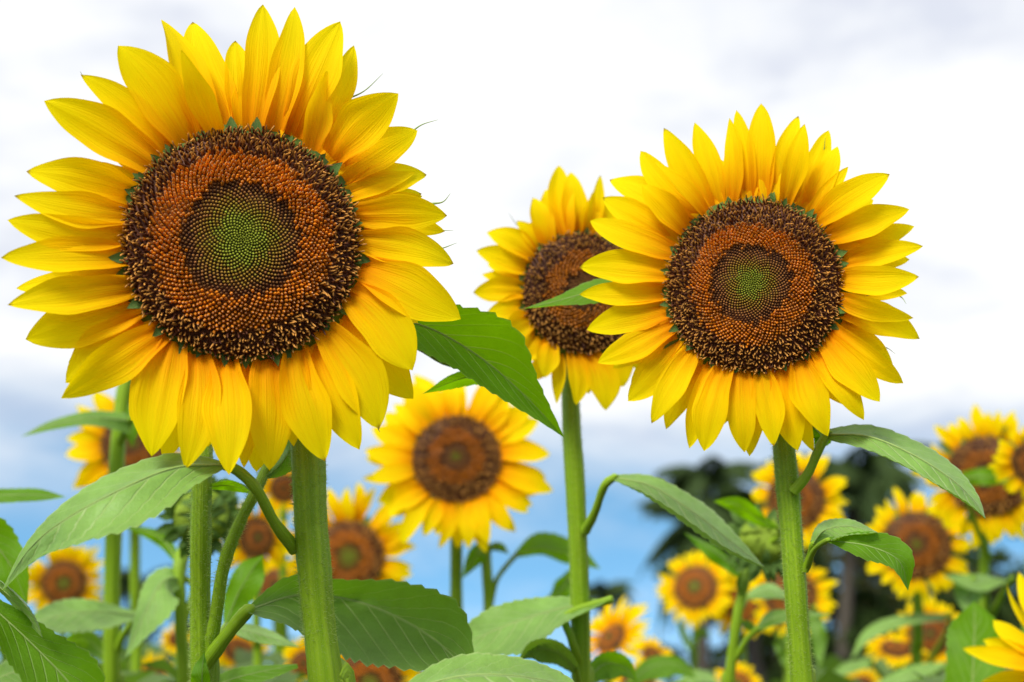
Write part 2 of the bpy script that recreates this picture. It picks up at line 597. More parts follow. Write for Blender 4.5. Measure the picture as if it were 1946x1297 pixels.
REC = receptacle_mesh()
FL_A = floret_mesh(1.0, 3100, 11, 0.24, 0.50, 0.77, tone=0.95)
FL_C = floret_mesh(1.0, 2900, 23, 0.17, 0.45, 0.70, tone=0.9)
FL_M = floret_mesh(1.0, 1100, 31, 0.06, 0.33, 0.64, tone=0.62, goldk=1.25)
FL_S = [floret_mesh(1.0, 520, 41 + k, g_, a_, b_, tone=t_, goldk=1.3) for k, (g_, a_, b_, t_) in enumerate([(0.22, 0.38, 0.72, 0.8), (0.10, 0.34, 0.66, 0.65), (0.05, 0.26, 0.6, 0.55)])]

PET = []
for k in range(14):
    rng = np.random.default_rng(500 + k)
    v, f, uv = petal_arrays((0, 0, 0), (1, 0, 0), 0.27 + 0.10 * rng.random(), 0.03 + 0.07 * rng.random(), rng.normal(0, 0.05), rng.normal(0, 0.28),
                            0.1 + 0.25 * rng.random(), 0.8 + 0.5 * rng.random(), 600 + k, 7, 12, 0.1 * rng.random())
    PET.append(mesh('petal', v, f, uv, None, 'petal'))
BRA = []
for k in range(5):
    rng = np.random.default_rng(700 + k)
    v, f, uv = petal_arrays((0, 0, 0), (1, 0, 0), 0.46, 0.05, rng.normal(0, 0.05), rng.normal(0, 0.2), 0.3, 1.75, 720 + k, 5, 10)
    BRA.append(mesh('bract', v, f, uv, None, 'bract'))


# ------------------------------------------------------------------ plants
class Plant:
    def __init__(self, base_px, label, group=None, name='sunflower', cat='sunflower', lean=0.0):
        """base_px: lowest visible point of the stem (pixel, pixel, metres)"""
        p = P(*base_px)
        self.base = np.array([p[0] + lean, p[1] + 0.02, 0.0])
        self.root = bpy.data.objects.new(name, None)
        self.root.empty_display_size = 0.1
        COL.objects.link(self.root)
        self.root.location = self.base
        self.root['label'] = label
        self.root['category'] = cat
        if group:
            self.root['group'] = group

    # -- stem
    def stem(self, pts, rpx, hairs=0, name='stem', to_ground=True, sides=14, seed=0, hl=0.0032):
        w = [P(*q) for q in pts]
        rad = [r * q[2] / F for r, q in zip(rpx, pts)]
        if to_ground:
            b = self.base
            w = [b + [0, 0, -0.03], b * 0.6 + np.array([w[0][0], w[0][1], w[0][2] * 1.0]) * 0.4 * 1.0] + w
            w[1] = b + (np.array(w[2]) - b) * np.array([0.35, 0.35, 0.5])
            rad = [rad[0] * 1.3, rad[0] * 1.12] + rad
        w = [np.asarray(q) - self.base for q in w]
        rng = np.random.default_rng(seed + 5)
        V, Fc, uv, c, r, tan = tube_arrays(w, rad, max(24, 10 * len(w)), sides, rng, 0.05)
        o = obj(name, mesh(name, V, Fc, uv, None, 'stem'), self.root)
        if hairs:
            self.hairs(o, c, r, tan, hairs, rng, hl, 0.5 if to_ground else 0)
        return o

    def hairs(self, parent, c, r, tan, n, rng, hl, vmin):
        k = rng.integers(int(vmin * (len(c) - 1) * 0.7), len(c) - 1, n)
        f = rng.random(n)[:, None]
        pc = c[k] * (1 - f) + c[k + 1] * f
        tg = tan[k]
        d = rng.normal(0, 1, (n, 3))
        d -= tg * (d * tg).sum(1)[:, None]
        d /= np.linalg.norm(d, axis=1)[:, None]
        e = np.cross(tg, d)
        b = pc + d * (r[k][:, None] * 0.97)
        L = hl * (0.4 + 0.9 * rng.random(n))[:, None]
        tipp = b + d * L + tg * L * rng.normal(0.1, 0.35, (n, 1)) + e * L * rng.normal(0, 0.3, (n, 1))
        q = 0.00016
        V = np.stack([b + e * q, b - e * q * 0.5 + tg * q, b - e * q * 0.5 - tg * q, tipp], 1).reshape(-1, 3)
        i = np.arange(n)[:, None] * 4
        Fc = np.concatenate([i + [0, 1, 3], i + [1, 2, 3], i + [2, 0, 3]], 0)
        obj('stem_hair', mesh('stem_hair', V, Fc, None, None, 'hair', False), parent, kind='stuff')

    # -- leaf traced along its midrib
    def leaf(self, pts, wa, wb, da=0.0, db=0.0, mat='leaf', petiole=None, prad=5, seed=0, wave=1.0, teeth=14, nv=60, nu=15, hairs=0, label=None):
        """pts: midrib pixels with distances, base first; wa / wb: blade half-widths (px) on either side;
        da / db: how far (m) each margin stands behind (+) or before (-) the midrib"""
        rng = np.random.default_rng(seed + 77)
        k = len(pts)
        m = catmull(np.array(pts, float), nv)
        tt = np.linspace(0, 1, nv)
        ks = np.linspace(0, 1, k)
        A = np.clip(catmull(np.array(wa, float)[:, None], nv)[:, 0], 0, None)
        Bw = np.clip(catmull(np.array(wb, float)[:, None], nv)[:, 0], 0, None)
        tg = np.gradient(m[:, :2], axis=0)
        tg /= np.linalg.norm(tg, axis=1)[:, None] + 1e-9
        saw = lambda ph: 1 + (0.11 * (((tt * teeth + ph) % 1.0) - 0.5) if teeth else 0) + 0.05 * np.sin(tt * 11 + ph * 9)
        sa, sb = saw(rng.random()), saw(rng.random())
        pa = np.stack([tg[:, 1], -tg[:, 0]], 1)
        sc = m[:, 2] / F
        M = np.array([P(*q) for q in m])
        prof = np.sin(np.clip(tt, 0.03, 0.97) * math.pi) ** 0.7
        wav = lambda ph: wave * 0.007 * np.sin(tt * 12 + ph) * prof
        dA = (da * prof + wav(rng.random() * 6))
        dB = (db * prof + wav(rng.random() * 6))
        EA = np.array([P(q[0] + v[0] * a, q[1] + v[1] * a, q[2] + d_) for q, v, a, d_ in zip(m, pa, A, dA)])
        EB = np.array([P(q[0] - v[0] * a, q[1] - v[1] * a, q[2] + d_) for q, v, a, d_ in zip(m, pa, Bw, dB)])
        u = np.linspace(-1, 1, nu)
        nn = np.cross(EA - EB, np.gradient(M, axis=0))
        nn /= np.linalg.norm(nn, axis=1)[:, None] + 1e-12
        V = np.zeros((nv, nu, 3))
        wid = np.linalg.norm(EA - EB, axis=1)
        for j, uu in enumerate(u):
            a = abs(uu)
            E = EA if uu < 0 else EB
            V[:, j] = M + (E - M) * (a * (1 + ((sa if uu < 0 else sb) - 1) * a ** 7))[:, None]
            bulge = 0.055 * wid * math.sin(a * math.pi) + 0.013 * wid * np.sin((tt * 9 - a * 3.2) * 2 * math.pi) * a * (1 - a) * 4
            V[:, j] += nn * bulge[:, None]
        U, T = np.meshgrid(u, tt)
        uv = np.stack([U, T], -1).reshape(-1, 2)
        o = obj('leaf', mesh('leaf', V.reshape(-1, 3) - self.base, grid_faces(nv, nu), uv, None, mat), self.root, label=label)
        mm = M
        rr = np.linspace(1, 0.15, nv) * min(prad, 9) * 0.26 * pts[0][2] / F
        Vr, Fr, ur, *_ = tube_arrays((mm - self.base)[::4], rr[::4], nv, 6)
        obj('midrib', mesh('midrib', Vr, Fr, ur, None, 'rib'), o)
        if petiole:
            w = [P(*q) - self.base for q in petiole] + [M[0] - self.base, M[1] - self.base]
            rad = [prad * petiole[0][2] / F * 1.25] + [prad * petiole[-1][2] / F] * (len(w) - 2) + [prad * 0.5 * pts[0][2] / F]
            V2, F2, u2, c, r, tan = tube_arrays(w, rad, 26, 10, rng, 0.04)
            po = obj('petiole', mesh('petiole', V2, F2, u2, None, 'stem'), o)
            if hairs:
                k_ = rng.integers(0, len(c) - 1, hairs)
                # short pale hairs along the stalk belong to the stalk's own mesh level
        return o

    # -- head
    def frame(self, px, py, d, yaw=0, pitch=0, roll=0):
        c = P(px, py, d)
        n = nrm(CAMP - c)
        n = np.array(Matrix.Rotation(math.radians(yaw), 3, 'Z') @ Vector(n))
        a = nrm(np.cross([0, 0, 1], n))
        n = np.array(Matrix.Rotation(math.radians(-pitch), 3, Vector(a)) @ Vector(n))
        b = np.cross(n, a)
        R = np.stack([a, b, n], 1)
        return c, R

    def head(self, px, py, d, rpx, yaw=0, pitch=0):
        c, R = self.frame(px, py, d, yaw, pitch)
        s = rpx * d / F
        m = Matrix.Identity(4)
        for i in range(3):
            for j in range(3):
                m[i][j] = R[i, j] * s
            m[i][3] = (c - self.base)[i]
        h = obj('flower_head', REC, self.root, mtx=m)
        self.hc, self.hR, self.hs, self.h = c, R, s, h
        return h

    def to_plane(self, px, py, z):
        """pixel -> point of the head's frame at height z (in head radii)"""
        o = self.hc + self.hR[:, 2] * z * self.hs
        dr = ray(px, py)
        n = self.hR[:, 2]
        t = np.dot(o - CAMP, n) / np.dot(dr, n)
        q = CAMP + dr * t
        return self.hR.T @ (q - self.hc) / self.hs

    def traced_petals(self, rows, seed=0, twist=0.22):
        rng = np.random.default_rng(seed)
        for i, row in enumerate(rows):
            tx, ty, bx, by, w, lay = row[:6]
            z0 = -0.04 - 0.055 * lay + rng.normal(0, 0.008)
            zt = 0.10 - 0.20 * lay + rng.normal(0, 0.10)
            Bp = self.to_plane(bx, by, z0)
            Bp[:2] *= 0.93
            Tp = self.to_plane(tx, ty, zt)
            wl = w * self.hc_depth() / F / self.hs
            tw = rng.normal(0, twist)
            if lay < 0:
                tw = rng.choice([-1, 1]) * 0.75
            v, f, uv = petal_arrays(Bp, Tp, wl * 1.08, 0.05 + 0.04 * rng.random(), rng.normal(0, 0.035), tw,
                                    0.10 + 0.22 * rng.random(), 0.85 + 0.4 * rng.random(), seed * 100 + i, 9, 20, 0.05 * rng.random() + (0.2 if rng.random() < 0.2 else 0))
            obj('petal', mesh('petal', v, f, uv, None, 'petal'), self.h)

    def filler_petals(self, n, reach, w, seed):
        """the shorter rear rank that closes the gaps between the traced petals"""
        rng = np.random.default_rng(seed)
        for i in range(n):
            a = (i + rng.normal(0, 0.3)) / n * 2 * math.pi
            e = np.array([math.cos(a), math.sin(a), 0])
            l = reach * (0.86 + 0.2 * rng.random())
            e2 = np.array([math.cos(a + rng.normal(0, 0.06)), math.sin(a + rng.normal(0, 0.06)), 0])
            v, f, uv = petal_arrays(e * 0.88 + [0, 0, -0.06], e2 * l + [0, 0, -0.26 + rng.normal(0, 0.06)], w * (0.8 + 0.4 * rng.random()), 0.05, rng.normal(0, 0.03), rng.normal(0, 0.25),
                                    0.1 + 0.25 * rng.random(), 0.9 + 0.4 * rng.random(), seed * 90 + i, 9, 16)
            obj('petal', mesh('petal', v, f, uv, None, 'petal'), self.h)

    def hc_depth(self):
        return float(np.dot(self.hc - CAMP, FW))

    def random_petals(self, n, L, seed, layers=2, lift=0.0, arc=None, jitter=0.12, wfac=1.0):
        """n petals round the disc; L = petal length in disc radii"""
        rng = np.random.default_rng(seed)
        for i in range(n):
            lay = i % layers
            a = (i + 0.35 * rng.normal()) / n * 2 * math.pi
            if arc and not (arc[0] <= (math.degrees(a) % 360) <= arc[1]):
                continue
            l = L * (1 + jitter * rng.normal()) * (1.0 if lay == 0 else 1.04)
            wd = L * wfac * (0.92 + 0.25 * rng.random())
            el = lift + rng.normal(0.02, 0.10) - 0.08 * lay
            m = (Matrix.Rotation(a, 4, 'Z') @ Matrix.Translation((0.90, 0, -0.04 - 0.05 * lay)) @ Matrix.Rotation(-el, 4, 'Y')
                 @ Matrix.Rotation(rng.normal(0, 0.12), 4, 'Z') @ Matrix.Diagonal((l, wd, l, 1)))
            obj('petal', PET[rng.integers(len(PET))], self.h, mtx=m)

    def bracts(self, n, L, seed, spread=1.0, z=-0.09, up=0.0, wfac=1.0):
        rng = np.random.default_rng(seed)
        for i in range(n):
            a = (i + 0.3 * rng.normal()) / n * 2 * math.pi
            l = L * (0.8 + 0.4 * rng.random())
            m = (Matrix.Rotation(a, 4, 'Z') @ Matrix.Translation((0.93, 0, z)) @ Matrix.Rotation(-(up + rng.normal(0, 0.15)), 4, 'Y')
                 @ Matrix.Diagonal((l, l * wfac, l, 1)))
            obj('bract', BRA[i % 5], self.h, mtx=m)

    def inner_bracts(self, n, L, seed, z=0.0, up=0.35):
        """dark green scales that stand between the petals and the florets"""
        rng = np.random.default_rng(seed)
        for i in range(n):
            a = (i + 0.4 * rng.normal()) / n * 2 * math.pi
            l = L * (0.7 + 0.5 * rng.random())
            m = (Matrix.Rotation(a, 4, 'Z') @ Matrix.Translation((0.94, 0, z)) @ Matrix.Rotation(-(up + rng.normal(0, 0.15)), 4, 'Y')
                 @ Matrix.Diagonal((l, l * 1.1, l, 1)))
            obj('inner_bract', BRA[i % 5], self.h, mtx=m)

    def tails(self, rows, seed=0):
        """long thread-like bract tips that show beyond the petals"""
        for i, (x0, y0, x1, y1, cx, cy) in enumerate(rows):
            a, b, c_ = (self.to_plane(x0, y0, -0.25), self.to_plane((x0 + x1) / 2 + cx, (y0 + y1) / 2 + cy, -0.2), self.to_plane(x1, y1, -0.15))
            V, Fc, uv, *_ = tube_arrays([a, b, c_], [0.012, 0.006, 0.0015], 14, 5)
            obj('bract_tip', mesh('bract_tip', V, Fc, uv, None, 'rib'), self.h)

    def florets(self, me):
        obj('disc_florets', me, self.h, mtx=Matrix.Identity(4), kind='stuff')


# ------------------------------------------------------------------ the setting: ground and far trees
def build_ground():
    n = 60
    xs = np.sign(np.linspace(-1, 1, n)) * np.abs(np.linspace(-1, 1, n)) ** 3 * 1500
    X, Y = np.meshgrid(xs, xs)
    Z = 0.04 * np.sin(X * 2.1) * np.cos(Y * 1.3) * np.exp(-(X ** 2 + Y ** 2) / 900)
    V = np.stack([X, Y, Z], -1).reshape(-1, 3)
    obj('ground', mesh('ground', V, grid_faces(n, n), None, None, 'soil'), kind='structure')


build_ground()


def leaf_cloud(centers, radii, n, size, seed, flat=0.75):
    """small leaf-sized faces spread through clumps"""
    rng = np.random.default_rng(seed)
    k = rng.integers(0, len(centers), n)
    d = rng.normal(0, 1, (n, 3))
    d /= np.linalg.norm(d, axis=1)[:, None]
    rad = radii[k][:, None] * (0.45 + 0.6 * rng.random((n, 1)) ** 0.5)
    p = centers[k] + d * rad * np.array([1, 1, flat])
    nn = nrm_rows(d * 0.6 + rng.normal(0, 0.7, (n, 3)) + [0, 0, 0.5])
    a = nrm_rows(np.cross(nn, rng.normal(0, 1, (n, 3))))
    b = np.cross(nn, a)
    s = size * (0.6 + 0.8 * rng.random((n, 1)))
    V = np.stack([p - a * s, p - b * s * 0.45 + nn * s * 0.1, p + a * s, p + b * s * 0.45 + nn * s * 0.1], 1).reshape(-1, 3)
    return V, np.arange(n * 4).reshape(-1, 4)


def nrm_rows(v):
    return v / (np.linalg.norm(v, axis=1)[:, None] + 1e-12)


def broad_tree(px, d, top_py, rad, label, seed, mat='tree_leaf', n=2600, size=0.16, group='trees behind the field', low=0.25):
    rng = np.random.default_rng(seed)
    g = P(px, 1330, d)
    base = np.array([g[0], g[1], 0.0])
    top = P(px, top_py, d)[2]
    root = bpy.data.objects.new('broadleaf_tree', None)
    COL.objects.link(root)
    root.location = base
    root['label'], root['category'], root['group'] = label, 'tree', group
    tr = obj('trunk', None, root) if False else None
    Vs, Fs, off = [], [], 0
    cen, cr = [], []

    def limb(a, b, r0, r1):
        nonlocal off
        mid = (a + b) / 2 + rng.normal(0, 0.08, 3) * np.linalg.norm(b - a)
        V, Fc, uv, *_ = tube_arrays([a, mid, b], [r0, (r0 + r1) / 2, r1], 10, 8)
        Vs.append(V)
        Fs.append(Fc + off)
        off += len(V)
    fork = np.array([rng.normal(0, 0.2), rng.normal(0, 0.2), top * 0.38])
    limb(np.array([0, 0, -0.1]), fork, top * 0.032, top * 0.022)
    for i in range(11):
        a = i / 11 * 6.28 * 2.6
        zz = top * (low + (0.92 - low) * (i + 0.5) / 11)
        e = np.array([math.cos(a), math.sin(a), 0]) * rad * (0.35 + 0.5 * rng.random()) * math.sqrt(max(0.15, 1 - ((zz / top - 0.55) / 0.5) ** 2))
        e[2] = zz
        limb(fork * (0.75 + 0.25 * rng.random()), e, top * 0.013, top * 0.004)
        cen.append(e)
        cr.append(rad * (0.20 + 0.16 * rng.random()))
        for j in range(2):
            cen.append(e + rng.normal(0, 0.34, 3) * rad)
            cr.append(rad * (0.10 + 0.13 * rng.random()))
    obj('trunk', mesh('trunk', np.vstack(Vs), np.vstack(Fs), None, None, 'bark'), root)
    V, Fc = leaf_cloud(np.array(cen), np.array(cr), n, size, seed + 1)
    V[:, 2] = np.minimum(V[:, 2], top + 0.2)
    V[:, 2] = np.maximum(V[:, 2], 0.05)
    obj('crown', mesh('crown', V, Fc, None, None, mat, False), root)


def frond_mesh(L, droop, seed):
    rng = np.random.default_rng(seed)
    n = 16
    t = np.linspace(0, 1, n)
    pts = np.stack([L * (t - 0.18 * droop * t ** 2), np.zeros(n) + 0.05 * L * np.sin(t * 2) * rng.normal(), L * (0.35 * t - (0.35 + 0.62 * droop) * t ** 2)], 1)
    V0, F0, *_ = tube_arrays(pts, [0.03, 0.02, 0.006], n, 5)
    Vs, Fs, off = [V0], [F0], len(V0)
    c = catmull(pts, 60)
    tg = nrm_rows(np.gradient(c, axis=0))
    for i in range(6, 60):
        ll = 0.30 * L * (math.sin(min(1, i / 60 + 0.12) * math.pi) ** 0.6 + 0.12) * (0.85 + 0.3 * rng.random())
        for s in (-1, 1):
            sd = nrm(np.cross(tg[i], [0, 0, 1])) * s
            dr = nrm(sd * 0.75 + tg[i] * 0.55 + np.array([0, 0, -0.35 - 0.4 * rng.random()]))
            m_ = c[i] + dr * ll * 0.5
            e = c[i] + dr * ll + np.array([0, 0, -0.16 * ll])
            wv = tg[i] * 0.022
            Vs.append(np.array([c[i], m_ - wv * 1.2, e, m_ + wv * 1.2]))
            Fs.append(np.array([[0, 1, 2, 3]]) + off)
            off += 4
    return mesh('frond', np.vstack(Vs), np.vstack(Fs), None, None, 'palm_leaf', False)


FR = [frond_mesh(1.0, d_, 900 + i) for i, d_ in enumerate((0.35, 0.6, 0.85, 1.1))]


def palm(px, py, d, L, label, seed, nf=17, lean=0.4):
    rng = np.random.default_rng(seed)
    c = P(px, py, d)
    base = np.array([c[0] + lean, c[1], 0])
    root = bpy.data.objects.new('palm_tree', None)
    COL.objects.link(root)
    root.location = base
    root['label'], root['category'], root['group'] = label, 'palm tree', 'palms behind the field'
    top = c - base
    n = 40
    pts = [np.array([0, 0, -0.1]), top * np.array([0.25, 0.25, 0.4]), top * np.array([0.7, 0.7, 0.75]), top]
    V, Fc, uv, *_ = tube_arrays(pts, [0.20, 0.14, 0.12, 0.11], n, 10, rng, 0.12)
    obj('trunk', mesh('trunk', V, Fc, uv, None, 'bark'), root)
    for i in range(nf):
        a = i * 2.4 + rng.normal(0, 0.15)
        el = 0.75 - 1.25 * (i / nf) + rng.normal(0, 0.1)
        q = FR[min(3, int(i / nf * 4))]
        l = L * (0.85 + 0.3 * rng.random())
        m = Matrix.Translation(Vector(top)) @ Matrix.Rotation(a, 4, 'Z') @ Matrix.Rotation(-el * 0.6, 4, 'Y') @ Matrix.Diagonal((l, l, l, 1))
        obj('frond', q, root, mtx=m)


palm(1395, 985, 26, 2.3, 'leftmost dark palm with drooping fronds against the blue sky', 1, 18)
palm(1345, 905, 30, 1.5, 'small dark palm whose crown tops the one at the grove edge', 5, 14, -0.3)
palm(1625, 900, 30, 1.9, 'tall dark palm behind the large right-hand flower', 2, 18, -0.6)
palm(1140, 1125, 60, 1.7, 'tiny far palm showing just beside the middle green stem', 3, 14, 0.1)
palm(270, 1105, 75, 2.6, 'far palm low on the horizon left of the spiky bud', 4, 15, 0.3)
broad_tree(1480, 34, 985, 2.6, 'dark leafy tree behind the green bud and second palm', 11, 'tree_leaf', 3400)
broad_tree(1600, 37, 1000, 3.2, 'dark tree between the thick right stem and the serrated leaf', 12, 'tree_leaf', 3600)
broad_tree(1690, 33, 905, 2.7, 'olive-tinged tree under the long drooping leaf at right', 13, 'tree_leaf_olive', 2600)
broad_tree(1790, 38, 1020, 3.0, 'dark tree behind the blurred flowers at far right', 14, 'tree_leaf', 3400)
broad_tree(1920, 36, 1010, 2.6, 'dark tree at the right edge of the view', 15, 'tree_leaf', 3000)
broad_tree(1740, 30, 1130, 2.0, 'low dark bushy tree beneath the right-hand flowers', 16, 'tree_leaf', 4200, low=0.1)
broad_tree(1600, 29, 1180, 1.7, 'low dark bush right of the thick right stem', 17, 'tree_leaf', 4000, low=0.1)
broad_tree(1850, 31, 1120, 2.2, 'low dark bush behind the large upright leaf at right', 19, 'tree_leaf', 3000, low=0.1)
broad_tree(1665, 35, 1090, 2.4, 'dark rounded tree just right of the thick right stem', 20, 'tree_leaf', 3200, low=0.1)
broad_tree(300, 90, 1130, 4.5, 'hazy far tree on the horizon behind the left stems', 18, 'tree_leaf', 1800, 0.3)


def field_foliage():
    """the mass of lower leaves of the crop, below and between the flowers"""
    rng = np.random.default_rng(77)
    n = 15000
    y = 1.7 + rng.random(n) ** 1.4 * 22
    x = rng.uniform(-1, 1, n) * (1.2 + y * 0.62)
    hump = 0.5 + 0.5 * np.sin(x * 3.1 + y * 0.7) * np.cos(y * 2.3 + x)
    # the crop stands taller to the left and to the right than in the middle
    side = np.clip((-0.02 - x / y) / 0.06, 0, 1) + np.clip((x / y - 0.20) / 0.06, 0, 1) * 0.7
    rise = (0.020 + 0.022 * side) * np.minimum(y, 5.0) * (0.55 + 0.75 * hump)
    z = (1.45 + rise) * (1 - 0.75 * rng.random(n) ** 2.2) - 0.03
    L = 0.075 + 0.07 * rng.random(n)
    az = rng.random(n) * 6.283
    dp = -0.2 - 0.8 * rng.random(n)
    dirv = np.stack([np.cos(az) * np.cos(dp), np.sin(az) * np.cos(dp), np.sin(dp)], 1)
    sd = nrm_rows(np.cross(dirv, [0, 0, 1.0]) + rng.normal(0, 0.25, (n, 3)))
    up = np.cross(sd, dirv)
    p0 = np.stack([x, y, z], 1)
    l = L[:, None]
    rows = [(0, 0.0, 0.0), (0.3, 0.36, 0.09), (0.65, 0.28, 0.07), (1.0, 0.0, -0.12)]
    pts = []
    for t, w, h in rows:
        c = p0 + dirv * l * t + up * l * h
        pts += [c - sd * l * w + up * l * w * 0.3, c, c + sd * l * w + up * l * w * 0.3]
    V = np.stack(pts, 1).reshape(-1, 3)
    q = []
    for r in range(3):
        for s in range(2):
            a = r * 3 + s
            q.append([a, a + 1, a + 4, a + 3])
    Fc = (np.arange(n)[:, None, None] * 12 + np.array(q)[None]).reshape(-1, 4)
    o = obj('field_foliage', mesh('field_foliage', V, Fc, None, None, 'field_leaf'), kind='stuff')
    o['label'] = 'mass of lower sunflower leaves filling the field under the flowers'


field_foliage()

# ------------------------------------------------------------------ A: the large sunflower on the left
A = Plant((618, 1297, 1.03), 'largest sunflower, sharp, filling the left half with green-centred brown disc', 'sharp foreground sunflowers')
A.stem([(640, 1480, 1.03), (618, 1297, 1.03), (602, 1150, 1.03), (590, 1000, 1.03), (584, 870, 1.035), (574, 740, 1.05), (545, 610, 1.075), (495, 510, 1.07), (468, 470, 1.03)],
       [35, 33, 32, 31, 30.5, 30, 29, 33, 44], 5200, seed=1)
A.head(461, 463, 1.0, 221, 2, 11)
A.florets(FL_A)
A.traced_petals([
    # tip x, tip y, base x, base y, width, layer
    (500, 8, 482, 235, 66, 0), (560, 13, 522, 238, 62, 1), (647, 40, 562, 242, 84, 1), (673, 86, 600, 258, 56, 2), (621, 135, 598, 272, 58, -1),
    (757, 178, 643, 288, 84, 0), (794, 247, 662, 326, 74, 1), (812, 332, 672, 362, 62, 1), (850, 410, 686, 405, 70, 0), (846, 440, 690, 430, 50, 2), (866, 498, 692, 458, 70, 0),
    (876, 606, 700, 515, 88, 0), (784, 704, 676, 560, 92, 0), (786, 758, 655, 590, 84, 1), (721, 815, 625, 636, 88, 0), (683, 855, 602, 662, 74, 1), (618, 877, 566, 684, 84, 0),
    (512, 895, 512, 700, 88, 0), (488, 898, 480, 702, 62, 2), (560, 850, 540, 695, 50, 2), (436, 902, 428, 700, 80, 0), (464, 890, 455, 702, 52, 1), (352, 892, 372, 690, 74, 0), (312, 876, 345, 682, 62, 1),
    (288, 868, 316, 664, 92, 0), (117, 757, 300, 642, 74, 0), (124, 728, 280, 616, 92, 1), (48, 645, 258, 585, 90, 1), (14, 580, 246, 552, 66, 0), (30, 548, 238, 530, 58, 2),
    (2, 490, 230, 492, 66, 0), (14, 418, 230, 446, 62, 0), (28, 372, 236, 408, 62, 0), (52, 322, 248, 366, 76, 1), (84, 192, 288, 306, 84, 0), (153, 142, 316, 280, 56, 1),
    (224, 87, 350, 256, 92, 0), (306, 29, 388, 244, 76, 1), (364, 28, 446, 236, 74, 1), (345, 95, 408, 242, 52, -1),
    (200, 690, 270, 600, 70, 2), (760, 640, 690, 540, 70, 2), (660, 780, 620, 640, 70, 2), (395, 850, 400, 690, 60, 2), (590, 120, 550, 240, 60, 2), (140, 330, 270, 340, 60, 2), (448, 70, 462, 236, 56, 2), (568, 110, 545, 242, 62, 2), (528, 130, 528, 240, 50, 2), (215, 210, 300, 290, 60, 2), (700, 230, 640, 290, 60, 2),
    (740, 300, 670, 345, 50, 2), (100, 600, 250, 565, 50, 2), (250, 800, 310, 660, 60, 2),
], 3)
A.filler_petals(46, 1.68, 0.25, 401)
A.inner_bracts(30, 0.17, 5, -0.02, 0.22)
A.bracts(22, 0.46, 6, z=-0.2, up=-0.3)
A.tails([(640, 195, 728, 140, 5, 8), (770, 262, 832, 228, -2, -6), (820, 388, 856, 368, 4, 6), (800, 452, 862, 438, -4, -5), (815, 478, 868, 462, 0, 2),
         (190, 175, 152, 136, -3, 5), (712, 330, 742, 316, 0, 0), (715, 800, 722, 822, 0, 3)])
A.leaf([(428, 884, 0.985), (330, 890, 0.95), (220, 935, 0.92), (120, 990, 0.92), (55, 1045, 0.95), (4, 1122, 0.99)], [6, 58, 72, 55, 24, 0], [6, 30, 36, 24, 12, 0],
       -0.035, 0.05, 'leaf_pale', [(560, 1044, 1.03), (522, 995, 1.01), (490, 935, 0.995), (458, 900, 0.99)], 10.5, 1, label='long grey-green leaf drooping to the left edge')
A.leaf([(740, 600, 1.12), (830, 630, 1.12), (920, 685, 1.13), (1000, 755, 1.14), (1072, 832, 1.15)], [20, 60, 84, 38, 0], [20, 48, 44, 27, 0], -0.02, -0.035, 'leaf_bright',
       [(566, 720, 1.06), (640, 640, 1.1)], 9, 2, 0.6, label='bright green leaf hanging to the right behind the petals')
A.leaf([(940, 708, 1.165), (870, 722, 1.17), (803, 749, 1.18)], [17, 16, 0], [17, 14, 0], 0.02, -0.01, 'leaf_bright', [(580, 660, 1.07), (760, 650, 1.14), (850, 690, 1.16)], 6, 3, 0.5, 8)
A.leaf([(566, 830, 1.09), (535, 880, 1.1), (498, 912, 1.1)], [16, 24, 0], [16, 20, 0], 0.02, 0.02, 'leaf', [(572, 800, 1.06)], 5, 4)

